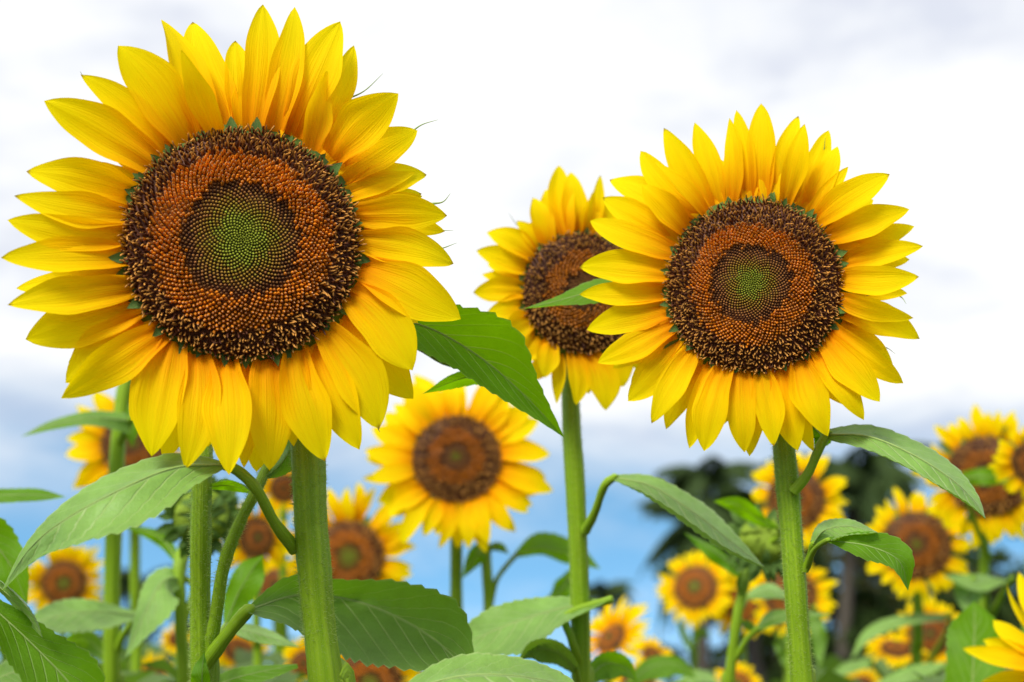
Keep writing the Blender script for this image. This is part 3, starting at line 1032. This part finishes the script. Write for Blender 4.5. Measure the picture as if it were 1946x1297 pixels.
# ------------------------------------------------------------------ C: the sunflower on the right
C = Plant((1525, 1297, 1.14), 'second largest sunflower, sharp, at right on a thick bristly stem', 'sharp foreground sunflowers')
C.stem([(1535, 1460, 1.14), (1525, 1297, 1.14), (1512, 1120, 1.14), (1500, 960, 1.145), (1490, 850, 1.15), (1478, 740, 1.165), (1460, 630, 1.18), (1436, 560, 1.15)],
       [23, 22, 21.5, 21, 20.5, 20.5, 21, 30], 4400, seed=2)
C.head(1432, 543, 1.12, 165, -3, 9)
C.florets(FL_C)
C.traced_petals([
    (1446, 196, 1446, 372, 50, 1), (1399, 209, 1420, 374, 38, 1), (1386, 224, 1388, 378, 36, 0), (1320, 233, 1364, 380, 44, 1), (1261, 243, 1340, 388, 54, 1), (1217, 287, 1322, 398, 50, 1), (1243, 308, 1334, 394, 36, -1),
    (1157, 341, 1300, 424, 56, 2), (1220, 352, 1294, 430, 50, 0), (1145, 376, 1282, 455, 52, 1), (1121, 420, 1272, 478, 54, 0), (1101, 508, 1262, 520, 62, 0), (1101, 560, 1262, 562, 48, 1), (1115, 627, 1264, 592, 54, 1),
    (1135, 690, 1272, 622, 58, 0), (1193, 763, 1290, 652, 68, 1), (1238, 804, 1312, 672, 52, 0), (1263, 816, 1335, 686, 48, 1), (1310, 852, 1356, 696, 46, 1), (1338, 857, 1376, 702, 60, 0), (1414, 858, 1405, 708, 54, 0), (1424, 868, 1424, 712, 46, 1),
    (1470, 848, 1448, 712, 54, 0), (1516, 857, 1486, 708, 60, 0), (1546, 858, 1505, 704, 42, 2), (1572, 826, 1526, 696, 64, 0), (1640, 794, 1562, 670, 54, 1), (1672, 764, 1576, 652, 60, 0), (1716, 726, 1590, 628, 46, 0),
    (1700, 700, 1596, 612, 46, 2), (1748, 644, 1602, 592, 56, 1), (1735, 604, 1606, 568, 44, -1), (1746, 526, 1606, 530, 56, 0), (1754, 468, 1602, 500, 46, 1), (1738, 430, 1596, 474, 42, 2), (1727, 395, 1584, 446, 54, 0),
    (1690, 331, 1560, 412, 56, 0), (1592, 274, 1540, 388, 44, 1), (1575, 248, 1526, 380, 42, 2), (1529, 236, 1498, 376, 42, 0), (1517, 216, 1476, 372, 40, 1), (1355, 820, 1392, 705, 50, 2), (1610, 770, 1550, 680, 50, 2),
    (1165, 700, 1285, 640, 50, 2), (1195, 470, 1280, 480, 46, 2), (1490, 260, 1460, 372, 40, 2), (1690, 560, 1604, 550, 44, 2), (1290, 300, 1352, 384, 40, 2), (1660, 380, 1570, 425, 36, 2), (1230, 740, 1300, 660, 50, 2),
], 7)
C.filler_petals(44, 1.76, 0.25, 402)
C.inner_bracts(30, 0.16, 15, -0.02, 0.22)
C.bracts(20, 0.62, 16, z=-0.14, up=-0.2)
C.tails([(1655, 660, 1702, 673, 4, -6), (1700, 560, 1722, 578, 3, -3), (1555, 300, 1568, 262, 4, 4)])
C.leaf([(1572, 826, 1.13), (1650, 830, 1.1), (1730, 862, 1.08), (1800, 905, 1.07), (1845, 945, 1.07), (1873, 985, 1.07)], [10, 24, 26, 24, 15, 0], [10, 25, 27, 22, 13, 0], 0.05, -0.02, 'leaf_pale',
       [(1508, 935, 1.135), (1536, 900, 1.13), (1556, 855, 1.13)], 9, 21, 0.7, label='long grey-green leaf arching to the right edge')
C.leaf([(1545, 1035, 1.12), (1568, 1008, 1.1), (1612, 1000, 1.085), (1668, 1012, 1.07)], [8, 16, 14, 0], [8, 22, 18, 0], 0.04, -0.02, 'leaf_pale', [(1530, 1085, 1.135), (1538, 1060, 1.13)], 6, 22)
C.leaf([(1572, 1027, 1.085), (1650, 1038, 1.065), (1708, 1066, 1.06), (1726, 1122, 1.07)], [5, 30, 30, 0], [3, 26, 20, 0], 0.01, -0.02, 'leaf_bright', [(1534, 1080, 1.135), (1548, 1045, 1.11)], 5, 23, 0.6, 9, label='bright green leaf with torn edge beside the thick right stem')
C.leaf([(1200, 540, 1.2), (1130, 553, 1.19), (1060, 572, 1.185), (998, 586, 1.18)], [20, 24, 9, 0], [20, 20, 9, 0], -0.01, 0.02, 'leaf_bright', [(1474, 720, 1.17), (1330, 600, 1.21)], 5, 24, 0.5, 8)
C.leaf([(1545, 812, 1.15), (1560, 830, 1.14), (1548, 858, 1.14)], [10, 22, 0], [10, 16, 0], 0.01, 0.01, 'leaf_bright', [(1490, 850, 1.15)], 4, 25)

# ------------------------------------------------------------------ B: the half hidden flower between them
B = Plant((1104, 1297, 1.38), 'half hidden sunflower between the two large ones on a long bare stem', 'sharp foreground sunflowers')
B.stem([(1112, 1420, 1.38), (1105, 1297, 1.38), (1102, 1130, 1.38), (1095, 960, 1.38), (1086, 800, 1.385), (1084, 700, 1.40), (1092, 620, 1.41), (1104, 570, 1.38)], [20, 19, 18.5, 18, 17, 17, 18, 26], 2200, seed=3)
B.head(1106, 557, 1.35, 116, 14, 9)
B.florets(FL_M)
B.traced_petals([
    (1062, 315, 1072, 440, 50, 0), (1088, 325, 1092, 438, 48, 1), (1041, 355, 1052, 448, 40, 1), (1015, 374, 1036, 460, 46, 0), (982, 420, 1022, 475, 36, 1), (928, 440, 1012, 490, 46, 0), (906, 476, 1004, 512, 44, 1),
    (916, 522, 998, 535, 26, 2), (899, 556, 998, 556, 44, 0), (926, 594, 1000, 585, 44, 1), (950, 640, 1006, 610, 46, 0), (985, 690, 1018, 635, 44, 1), (1035, 718, 1040, 655, 44, 0), (1058, 768, 1058, 668, 26, 1),
    (1094, 770, 1084, 676, 40, 0), (1151, 781, 1120, 678, 56, 0), (1186, 735, 1150, 670, 60, 1), (1141, 333, 1130, 440, 26, 1), (1126, 366, 1112, 438, 44, 0), (1165, 370, 1150, 450, 40, 1), (1210, 400, 1180, 470, 40, 1), (1240, 470, 1200, 510, 40, 0),
    (1250, 560, 1208, 556, 40, 0), (1240, 640, 1200, 600, 40, 0), (1220, 700, 1180, 645, 44, 1), (965, 460, 1020, 490, 36, 2), (960, 600, 1008, 590, 40, 2), (1010, 660, 1030, 640, 40, 2), (1110, 720, 1100, 680, 50, 2),
], 13)
B.filler_petals(22, 1.6, 0.32, 403)
B.inner_bracts(20, 0.17, 17, -0.02, 0.22)
B.bracts(16, 0.55, 18, z=-0.14, up=-0.2)
B.tails([(985, 430, 966, 405, 2, 4)])
B.leaf([(1168, 908, 1.33), (1240, 925, 1.3), (1320, 975, 1.28), (1390, 1030, 1.28), (1452, 1078, 1.28)], [6, 20, 24, 17, 0], [6, 17, 20, 14, 0], 0.07, -0.06, 'leaf_pale', [(1112, 1010, 1.37), (1130, 975, 1.35), (1148, 925, 1.335)], 8, 31, 0.6,
       label='narrow pale leaf arching from the middle stem towards the green bud')
B.leaf([(1072, 1175, 1.38), (1150, 1140, 1.36)], [4, 4], [4, 4], 0, 0, 'leaf_pale', None, 5, 32) if False else None
B.leaf([(1160, 1140, 1.36), (1060, 1158, 1.38), (970, 1185, 1.38), (880, 1225, 1.36)], [0, 32, 62, 30], [0, 24, 42, 28], -0.06, 0.04, 'leaf_pale', [(1106, 1275, 1.38), (1086, 1215, 1.365), (1078, 1170, 1.37)], 8, 33,
       label='broad pale leaf across the middle stem')
B.leaf([(1096, 1275, 1.36), (1060, 1240, 1.33), (1015, 1235, 1.32), (985, 1255, 1.32)], [8, 26, 22, 0], [8, 20, 16, 0], 0.02, -0.03, 'leaf_pale', [(1105, 1330, 1.38)], 5, 34)
B.leaf([(1118, 1290, 1.4), (1150, 1262, 1.42), (1185, 1268, 1.43), (1212, 1295, 1.44)], [10, 22, 18, 0], [10, 34, 22, 0], 0.0, -0.02, 'leaf_bright', [(1108, 1350, 1.38)], 5, 35)

# ------------------------------------------------------------------ L: stem with side shoots just left of the large stem
L = Plant((384, 1297, 1.10), 'bristly bright green stem with forked side shoot left of the thickest stem')
L.stem([(388, 1420, 1.10), (382, 1297, 1.10), (380, 1150, 1.10), (381, 1000, 1.10), (384, 880, 1.11), (392, 780, 1.13), (402, 690, 1.15)], [22, 20, 19.5, 19, 18, 17, 15], 3600, seed=4)
L.stem([(392, 1250, 1.10), (408, 1180, 1.095), (424, 1080, 1.09), (452, 1000, 1.09), (488, 930, 1.095), (515, 870, 1.12)], [13, 12, 11.5, 11, 10, 9], 1800, 'side_shoot', False, 12, 8)
L.leaf([(472, 1160, 1.08), (560, 1132, 1.15), (650, 1136, 1.18), (740, 1165, 1.17), (825, 1215, 1.14), (905, 1292, 1.10)], [6, 40, 34, 62, 84, 0], [6, 74, 102, 104, 78, 0], -0.01, -0.085, 'leaf', [(390, 1262, 1.10), (425, 1215, 1.09), (455, 1178, 1.085)], 13, 41, 0.7,
       18, label='broad green leaf with pale midrib behind the thickest stem')
L.leaf([(745, 1325, 0.95), (860, 1288, 0.93), (960, 1283, 0.93), (1060, 1300, 0.95), (1130, 1340, 0.97)], [6, 40, 36, 24, 0], [6, 60, 60, 40, 0], 0.05, -0.05, 'leaf_pale', [(392, 1480, 1.09), (600, 1420, 1.02)], 9, 42, 1.0, 16,
       label='pale leaf rising from the bottom edge with toothed margin')
L.leaf([(398, 925, 1.12), (440, 924, 1.12), (485, 940, 1.12)], [5, 10, 0], [5, 10, 0], -0.02, 0.02, 'leaf_bright', None, 4, 43)
L.leaf([(386, 1340, 1.06), (384, 1285, 1.05), (388, 1240, 1.05)], [16, 22, 0], [16, 14, 0], 0.01, 0.0, 'leaf_bright', [(386, 1400, 1.09)], 5, 44)
L.leaf([(372, 1320, 1.2), (450, 1288, 1.22), (565, 1262, 1.25)], [10, 18, 0], [10, 24, 8], 0.04, -0.02, 'leaf_bright', [(386, 1400, 1.11)], 5, 45)
L.leaf([(425, 1190, 1.35), (490, 1205, 1.36), (570, 1230, 1.38)], [6, 16, 0], [6, 16, 0], 0.04, -0.02, 'leaf_pale', [(388, 1260, 1.11)], 5, 46)
L.leaf([(430, 1185, 1.5), (452, 1130, 1.5), (478, 1085, 1.5), (500, 1055, 1.5)], [6, 26, 24, 0], [6, 30, 28, 0], 0.01, 0.0, 'leaf_bright', [(384, 1330, 1.11)], 5, 47)
L.head(408, 660, 1.16, 30, 0, 40)
L.bracts(12, 1.0, 48, up=0.6)

# ------------------------------------------------------------------ N: plant just outside the left edge
N = Plant((-150, 1297, 1.05), 'foreground plant off the left edge whose toothed bright leaf enters at bottom left')
N.stem([(-140, 1480, 1.05), (-150, 1297, 1.05), (-165, 1000, 1.06), (-180, 700, 1.07), (-250, 480, 1.10), (-320, 420, 1.06)], [26, 24, 22, 20, 20, 26], 0, seed=5)
N.head(-330, 410, 1.02, 110, 10, 0)
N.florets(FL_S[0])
N.random_petals(34, 1.05, 91)
N.bracts(14, 0.5, 92, up=-0.2)
N.leaf([(-70, 1110, 1.0), (5, 1172, 1.0), (75, 1238, 1.0), (140, 1310, 1.0), (185, 1400, 1.0)], [6, 26, 50, 62, 0], [6, 34, 62, 74, 0], 0.01, -0.03, 'leaf_bright', [(-150, 1230, 1.05), (-110, 1130, 1.02)], 9, 51, 0.8, 17,
       label='toothed bright green leaf in the bottom left corner')
N.leaf([(-30, 1090, 1.01), (20, 1135, 1.0), (55, 1175, 0.995), (80, 1212, 0.99)], [8, 10, 8, 0], [6, 8, 8, 0], -0.02, 0.02, 'leaf_pale', [(-150, 1240, 1.05), (-90, 1100, 1.02)], 5, 52)
N.leaf([(-120, 990, 1.3), (-30, 1020, 1.3), (20, 1075, 1.3), (52, 1150, 1.3)], [10, 44, 34, 0], [10, 50, 40, 0], 0.0, 0.0, 'leaf_bright', [(-160, 1060, 1.06)], 6, 53)
N.leaf([(-90, 948, 1.5), (0, 942, 1.5), (70, 941, 1.5), (125, 944, 1.5)], [10, 13, 12, 0], [10, 14, 12, 0], 0.02, -0.02, 'leaf_bright', [(-165, 1000, 1.06)], 5, 54)
N.leaf([(-60, 1215, 1.5), (0, 1195, 1.5), (60, 1195, 1.5), (110, 1215, 1.5)], [10, 24, 20, 0], [10, 24, 20, 0], 0.05, -0.05, 'leaf_pale', [(-150, 1297, 1.05)], 5, 55)
N.leaf([(-30, 1300, 1.3), (40, 1275, 1.3), (110, 1290, 1.3)], [12, 26, 0], [12, 26, 0], 0.05, -0.05, 'leaf', [(-150, 1330, 1.05)], 5, 56)

# ------------------------------------------------------------------ H: blurred stem behind, at the left
Hh = Plant((212, 1297, 1.78), 'slim blurred stem rising behind the long drooping leaf at left')
Hh.stem([(214, 1400, 1.78), (212, 1297, 1.78), (212, 1150, 1.78), (216, 1000, 1.78), (223, 860, 1.78), (232, 760, 1.79), (250, 680, 1.80)], [17, 16, 16, 15, 14, 14, 13], 0, seed=6)
Hh.head(262, 640, 1.79, 38, 0, 20)
Hh.bracts(14, 0.8, 61, up=0.4)
Hh.leaf([(248, 800, 1.75), (170, 794, 1.71), (100, 806, 1.69), (42, 829, 1.68)], [26, 14, 8, 0], [14, 12, 7, 0], -0.03, 0.04, 'leaf', [(224, 850, 1.78)], 6, 62, 0.6)
Hh.leaf([(240, 740, 1.8), (250, 790, 1.78), (250, 850, 1.77)], [14, 24, 0], [14, 28, 0], 0.0, 0.0, 'leaf_bright', [(228, 800, 1.78)], 5, 63)
Hh.leaf([(268, 1170, 1.75), (180, 1163, 1.68), (100, 1172, 1.62), (40, 1192, 1.58)], [4, 38, 30, 0], [4, 22, 26, 0], -0.07, 0.05, 'leaf_pale', [(216, 1250, 1.78), (235, 1205, 1.77)], 7, 64, label='blurred pale leaf lying across the left stem')
Hh.leaf([(205, 1250, 1.8), (160, 1215, 1.82), (110, 1225, 1.84)], [8, 22, 0], [8, 20, 0], 0.03, -0.03, 'leaf', [(212, 1290, 1.78)], 6, 65)

# ------------------------------------------------------------------ buds
K = Plant((350, 1297, 1.65), 'spiky green unopened bud behind the forked stem at left', 'unopened buds')
K.stem([(352, 1400, 1.65), (350, 1297, 1.65), (343, 1180, 1.65), (340, 1090, 1.655), (352, 1040, 1.68), (376, 1000, 1.68)], [13, 12, 12, 12, 14, 18], 0, seed=7)
K.head(384, 983, 1.63, 52, 4, -6)


def bud_face(pl, seed, mat='bud_green', dark=0.45):
    """closed scales folded over the face of a bud"""
    rng = np.random.default_rng(seed)
    v = []
    nb, rg = 24, np.linspace(0, 1, 8)
    ab = np.linspace(0, 2 * math.pi, nb, endpoint=False)
    V = np.vstack([np.stack([np.cos(ab) * r, np.sin(ab) * r, np.full(nb, 0.42 * math.sqrt(max(0, 1 - r * r * 0.98)) - 0.05)], 1) for r in rg])
    obj('bud_face', mesh('bud_face', V, grid_faces(8, nb, True), None, None, mat), pl.h, mtx=Matrix.Identity(4))
    for i in range(26):
        a = i * 2.39996 + rng.normal(0, 0.08)
        lay = i % 3
        r1 = 0.50 - 0.17 * lay + 0.1 * rng.random()
        e = np.array([math.cos(a), math.sin(a), 0])
        v, f, uv = petal_arrays(e * (1.0 - 0.05 * lay) + [0, 0, -0.02], e * r1 + [0, 0, 0.44 + 0.06 * (2 - lay) * 0.3], 0.34, 0.30, rng.normal(0, 0.05), rng.normal(0, 0.25), -0.2, 1.5, seed * 50 + i, 5, 10)
        obj('folded_scale', mesh('folded_scale', v, f, uv, None, 'bract' if rng.random() < dark else mat), pl.h, mtx=Matrix.Identity(4))


bud_face(K, 71)
K.bracts(20, 0.62, 72, up=0.25, wfac=1.2)
K.bracts(18, 0.75, 73, z=-0.18, up=-0.15, wfac=1.1)
K.bracts(12, 0.7, 74, z=-0.3, up=-0.5, wfac=1.1)
K.leaf([(352, 1100, 1.66), (310, 1105, 1.62), (275, 1165, 1.58), (238, 1250, 1.56)], [10, 44, 40, 0], [10, 26, 18, 0], -0.03, 0.03, 'leaf_pale', [(346, 1190, 1.65), (368, 1120, 1.66)], 6, 75, label='blurred pale leaf hanging below the spiky bud')
K.leaf([(335, 1060, 1.7), (300, 1020, 1.72), (230, 1000, 1.74)], [8, 14, 0], [8, 12, 0], 0.02, 0.0, 'leaf_bright', [(342, 1110, 1.65)], 5, 76)

Y = Plant((1388, 1297, 1.72), 'bright green nodding bud beside the thick right stem', 'unopened buds')
Y.stem([(1384, 1400, 1.72), (1386, 1297, 1.72), (1398, 1190, 1.72), (1412, 1120, 1.725), (1424, 1080, 1.74), (1444, 1052, 1.74)], [10.5, 10, 9.5, 9, 10, 14], 0, seed=8)
Y.head(1450, 1028, 1.70, 46, 18, 22)
bud_face(Y, 81, dark=0.1)
Y.bracts(18, 0.7, 82, up=0.35, wfac=1.2)
Y.bracts(16, 0.8, 83, z=-0.2, up=-0.1, wfac=1.1)
Y.bracts(12, 0.7, 84, z=-0.35, up=-0.6, wfac=1.1)
Y.leaf([(1478, 1004, 1.66), (1438, 986, 1.65), (1400, 960, 1.64), (1356, 953, 1.64)], [3, 12, 16, 0], [3, 14, 16, 0], 0.01, -0.01, 'leaf_bright', [(1440, 1045, 1.70), (1480, 1020, 1.68)], 4, 85)
Y.leaf([(1408, 1090, 1.7), (1362, 1052, 1.7), (1298, 1011, 1.7)], [10, 18, 0], [8, 10, 0], 0.0, 0.02, 'leaf_bright', [(1410, 1130, 1.72), (1403, 1110, 1.71)], 4, 86)
Y.leaf([(1420, 1135, 1.8), (1460, 1122, 1.8), (1510, 1140, 1.8)], [6, 14, 0], [6, 16, 0], 0.05, -0.03, 'leaf_pale', [(1402, 1170, 1.72)], 4, 87)
Y.leaf([(1440, 1195, 1.7), (1480, 1172, 1.68), (1580, 1168, 1.66)], [6, 14, 0], [6, 14, 0], 0.03, -0.02, 'leaf', [(1390, 1262, 1.72), (1420, 1215, 1.71)], 5, 88)
Y.leaf([(1410, 1180, 1.72), (1425, 1192, 1.73), (1442, 1195, 1.74)], [4, 10, 0], [4, 8, 0], 0, 0, 'leaf', [(1398, 1190, 1.72)], 4, 89)

# ------------------------------------------------------------------ the blurred flowers behind
ROW = 'blurred sunflowers behind'
# px, py, distance, disc radius px, petal length (disc radii), petals, yaw, pitch, florets, stem radius px, label
BACK = [
    (868, 872, 1.90, 85, 1.14, 40, 4, 2, FL_M, 12, 'softly blurred sunflower in the centre below the hanging green leaf'),
    (662, 1058, 2.35, 68, 0.98, 34, 6, 2, FL_S[0], 11, 'blurred sunflower right of the thickest stem above the broad leaf'),
    (256, 845, 2.35, 62, 1.15, 32, 8, 0, FL_S[1], 10, 'blurred sunflower mostly hidden behind the largest flower, lower left'),
    (121, 1108, 3.30, 42, 0.95, 32, 6, 0, FL_S[0], 7, 'small blurred sunflower under the long drooping leaf at left'),
    (487, 1022, 2.25, 38, 1.05, 30, 30, 0, FL_S[1], 8, 'blurred brown-faced sunflower between forked shoot and thickest stem'),
    (540, 928, 2.50, 26, 1.10, 26, 0, 0, FL_S[2], 8, 'blurred flower peeking out just left of the thickest stem top'),
    (522, 1112, 2.90, 30, 0.9, 26, 0, 0, FL_S[1], 7, 'blurred flower behind the base of the broad leaf'),
    (1513, 950, 2.55, 56, 0.85, 34, -6, 2, FL_S[1], 10, 'blurred sunflower straight behind the thick right stem'),
    (1322, 1117, 3.30, 42, 0.85, 34, -4, 0, FL_S[0], 6, 'round blurred sunflower against blue sky left of the green bud'),
    (1742, 1036, 2.55, 64, 0.72, 34, -8, 0, FL_S[1], 10, 'blurred sunflower behind the torn-edged bright leaf'),
    (1876, 905, 2.35, 76, 0.80, 36, -10, -4, FL_S[1], 10, 'big blurred sunflower at right with a green leaf across its disc'),
    (1962, 880, 2.0, 40, 1.05, 30, -25, 0, FL_S[2], 10, 'sunflower cut by the right edge at mid height'),
    (1502, 1132, 2.9, 50, 0.75, 32, -6, 0, FL_S[1], 8, 'blurred sunflower low behind the thick right stem'),
    (1412, 1150, 3.3, 34, 1.0, 30, -12, 0, FL_S[0], 5, 'blurred yellow flower overlapping the round one beside the bud stem'),
    (1162, 1214, 2.5, 32, 1.9, 32, -38, 30, FL_S[1], 8, 'blurred sunflower turned aside next to the middle stem'),
    (1705, 1232, 2.9, 30, 1.1, 26, 10, 52, FL_S[2], 6, 'small upward-facing flower low at right'),
    (1768, 1206, 2.9, 40, 0.85, 30, -6, 0, FL_S[1], 7, 'brown-faced flower half behind the large upright leaf'),
    (2050, 1282, 1.42, 66, 2.35, 34, -10, 4, FL_S[0], 14, 'bright yellow petals entering at the bottom right corner'),
    (1402, 1300, 2.9, 26, 1.1, 26, 0, 20, FL_S[0], 6, 'flower just rising over the bottom edge left of the thick right stem'),
    (702, 1300, 1.95, 62, 1.0, 32, 4, 0, FL_S[0], 11, 'brown disc at the bottom edge under the broad leaf'),
    (292, 1285, 2.9, 22, 1.0, 26, 20, 10, FL_S[2], 6, 'small flower at the bottom edge left of the bristly stem'),
    (455, 1238, 2.6, 30, 1.25, 28, 4, 48, FL_S[1], 7, 'blurred flower at the bottom between forked stem and thickest stem'),
    (334, 1215, 3.4, 14, 1.3, 22, 0, 0, FL_S[2], 5, 'tiny yellow flower behind the bud stem'),
    (578, 1262, 2.3, 24, 1.2, 24, -10, 0, FL_S[1], 6, 'yellow petals peeking out left of the thickest stem at the bottom'),
    (1212, 1300, 2.4, 32, 0.8, 24, 0, 10, FL_S[1], 7, 'dark disc at the bottom edge right of the middle stem'),
    (1640, 1305, 3.4, 20, 1.1, 24, 0, 10, FL_S[2], 5, 'tiny flower at the bottom edge right of the thick right stem'),
    (200, 1300, 3.0, 18, 1.1, 24, 0, 0, FL_S[2], 5, 'tiny yellow flower behind the slim left stem at the bottom'),
    (1240, 1245, 3.0, 20, 1.3, 24, 20, 40, FL_S[2], 5, 'small yellow flower beside the sideways one near the middle stem'),
]
BP = []
for i, (px, py, d, rp, pl, npet, yaw, pit, fl, sr, lab) in enumerate(BACK):
    by = max(1340, py + 60)
    rng = np.random.default_rng(1000 + i)
    dx = rng.normal(0, 6)
    p = Plant((px + dx, by, d + 0.05), lab, ROW)
    zt = d + 0.05
    pts = [(px + dx, by, zt), (px + dx * 0.6, (by + py) / 2 + 20, zt)]
    if by - py > 150:
        pts.append((px + dx * 0.3, py + rp * 1.2, zt))
    pts += [(px + 1, py + rp * 0.35, d + 0.05), (px, py, d + 0.015)]
    p.stem(pts, [sr * 1.05, sr] + [sr] * (len(pts) - 3) + [sr * 1.4], 0, seed=100 + i, sides=10)
    p.head(px, py, d, rp, yaw + rng.normal(0, 9), pit + rng.normal(3, 6))
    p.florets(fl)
    p.random_petals(npet + (4 if pl < 1.5 else 0), pl, 200 + i, wfac=1.2 if pl < 1.5 else 0.72)
    p.bracts(12, 0.45, 300 + i, up=-0.15)
    BP.append(p)

D = BP[0]
D.stem([(936, 1400, 1.95), (930, 1200, 1.95), (925, 1080, 1.95), (915, 1000, 1.97), (890, 930, 1.97)], [11, 10.5, 10, 10, 9], 0, 'side_shoot', False, 10, 60)
D.leaf([(982, 1054, 1.95), (1030, 1042, 1.95), (1085, 1055, 1.96), (1142, 1082, 1.97)], [8, 30, 26, 0], [6, 14, 18, 0], 0.02, 0.0, 'leaf_bright', [(932, 1150, 1.95), (945, 1100, 1.95)], 5, 61)
D.leaf([(922, 1034, 1.95), (904, 1060, 1.93), (878, 1100, 1.92)], [10, 16, 0], [10, 18, 0], 0.0, 0.0, 'leaf_bright', [(926, 1060, 1.95)], 4, 62)
D.leaf([(932, 1040, 1.95), (950, 1040, 1.95), (968, 1054, 1.95)], [6, 9, 0], [6, 9, 0], 0.0, 0.0, 'leaf', [(925, 1070, 1.95)], 4, 63)
D.leaf([(1090, 1090, 1.97), (1068, 1120, 1.96), (1040, 1150, 1.95)], [12, 22, 0], [12, 18, 0], 0.0, 0.0, 'leaf_bright', [(934, 1250, 1.95), (1000, 1180, 1.96)], 4, 64)
R4 = BP[10]
R4.leaf([(1828, 910, 2.2), (1875, 906, 2.19), (1920, 912, 2.18)], [12, 17, 0], [12, 17, 6], 0.0, 0.0, 'leaf_bright', [(1880, 1060, 2.38), (1840, 960, 2.28)], 5, 65)
R4.leaf([(1920, 1104, 2.3), (1858, 1106, 2.26), (1792, 1094, 2.24)], [0, 18, 0], [0, 14, 0], -0.04, 0.04, 'leaf_pale', [(1880, 1180, 2.4)], 5, 66)
R4.leaf([(1850, 1100, 2.28), (1842, 1130, 2.24), (1838, 1172, 2.22)], [30, 26, 0], [40, 30, 0], 0.02, 0.02, 'leaf_pale', [(1880, 1200, 2.4), (1872, 1120, 2.34)], 5, 67)
R9 = BP[17]
R9.leaf([(1838, 1440, 1.56), (1846, 1350, 1.58), (1850, 1250, 1.6), (1852, 1190, 1.61), (1850, 1142, 1.62)], [10, 50, 54, 46, 0], [10, 54, 58, 50, 0], 0.02, -0.02, 'leaf_bright', [(2060, 1520, 1.47), (1900, 1500, 1.54)], 6, 68, label='large upright bright green leaf low at right')
R7 = BP[15]
R7.leaf([(1805, 1172, 2.6), (1725, 1180, 2.55), (1655, 1205, 2.52), (1616, 1255, 2.5)], [6, 9, 10, 0], [6, 12, 14, 0], -0.03, 0.03, 'leaf_pale', [(1745, 1300, 2.9), (1800, 1200, 2.7)], 5, 69)
R7.leaf([(1658, 1262, 2.6), (1612, 1270, 2.6), (1560, 1300, 2.6)], [6, 11, 0], [6, 12, 0], -0.03, 0.03, 'leaf_pale', [(1705, 1320, 2.9)], 4, 70)
R7.leaf([(1800, 1262, 2.3), (1725, 1282, 2.3), (1640, 1315, 2.3)], [4, 16, 0], [4, 14, 0], -0.04, 0.03, 'leaf_pale', [(1720, 1340, 2.9)], 4, 71)
R3 = BP[8]
R3.leaf([(1318, 1220, 3.3), (1335, 1200, 3.3), (1352, 1215, 3.3)], [6, 8, 0], [6, 8, 0], 0, 0, 'leaf', [(1320, 1240, 3.33)], 3, 72)
R3.leaf([(1312, 1235, 3.3), (1295, 1195, 3.3), (1290, 1170, 3.3)], [4, 7, 0], [4, 7, 0], 0, 0, 'leaf', [(1318, 1260, 3.33)], 3, 73)
R0 = BP[14]
R0.leaf([(1195, 1300, 2.1), (1235, 1268, 2.1), (1285, 1262, 2.1), (1325, 1290, 2.1)], [8, 16, 14, 0], [8, 26, 26, 0], 0.02, -0.03, 'leaf_bright', [(1160, 1340, 2.5)], 5, 74)
R0.leaf([(1290, 1300, 2.3), (1330, 1285, 2.3), (1370, 1300, 2.3)], [6, 12, 0], [6, 12, 0], 0.03, -0.03, 'leaf_pale', [(1160, 1360, 2.5)], 4, 75)
R12 = BP[12]
R12.leaf([(1545, 1160, 2.6), (1555, 1210, 2.58), (1558, 1275, 2.56)], [10, 16, 0], [10, 16, 0], 0, 0, 'leaf', [(1505, 1250, 2.95)], 4, 76)
R12.leaf([(1480, 1215, 2.7), (1500, 1240, 2.7), (1500, 1290, 2.7)], [14, 24, 0], [14, 24, 0], 0, 0, 'leaf', [(1500, 1300, 2.95)], 4, 77)
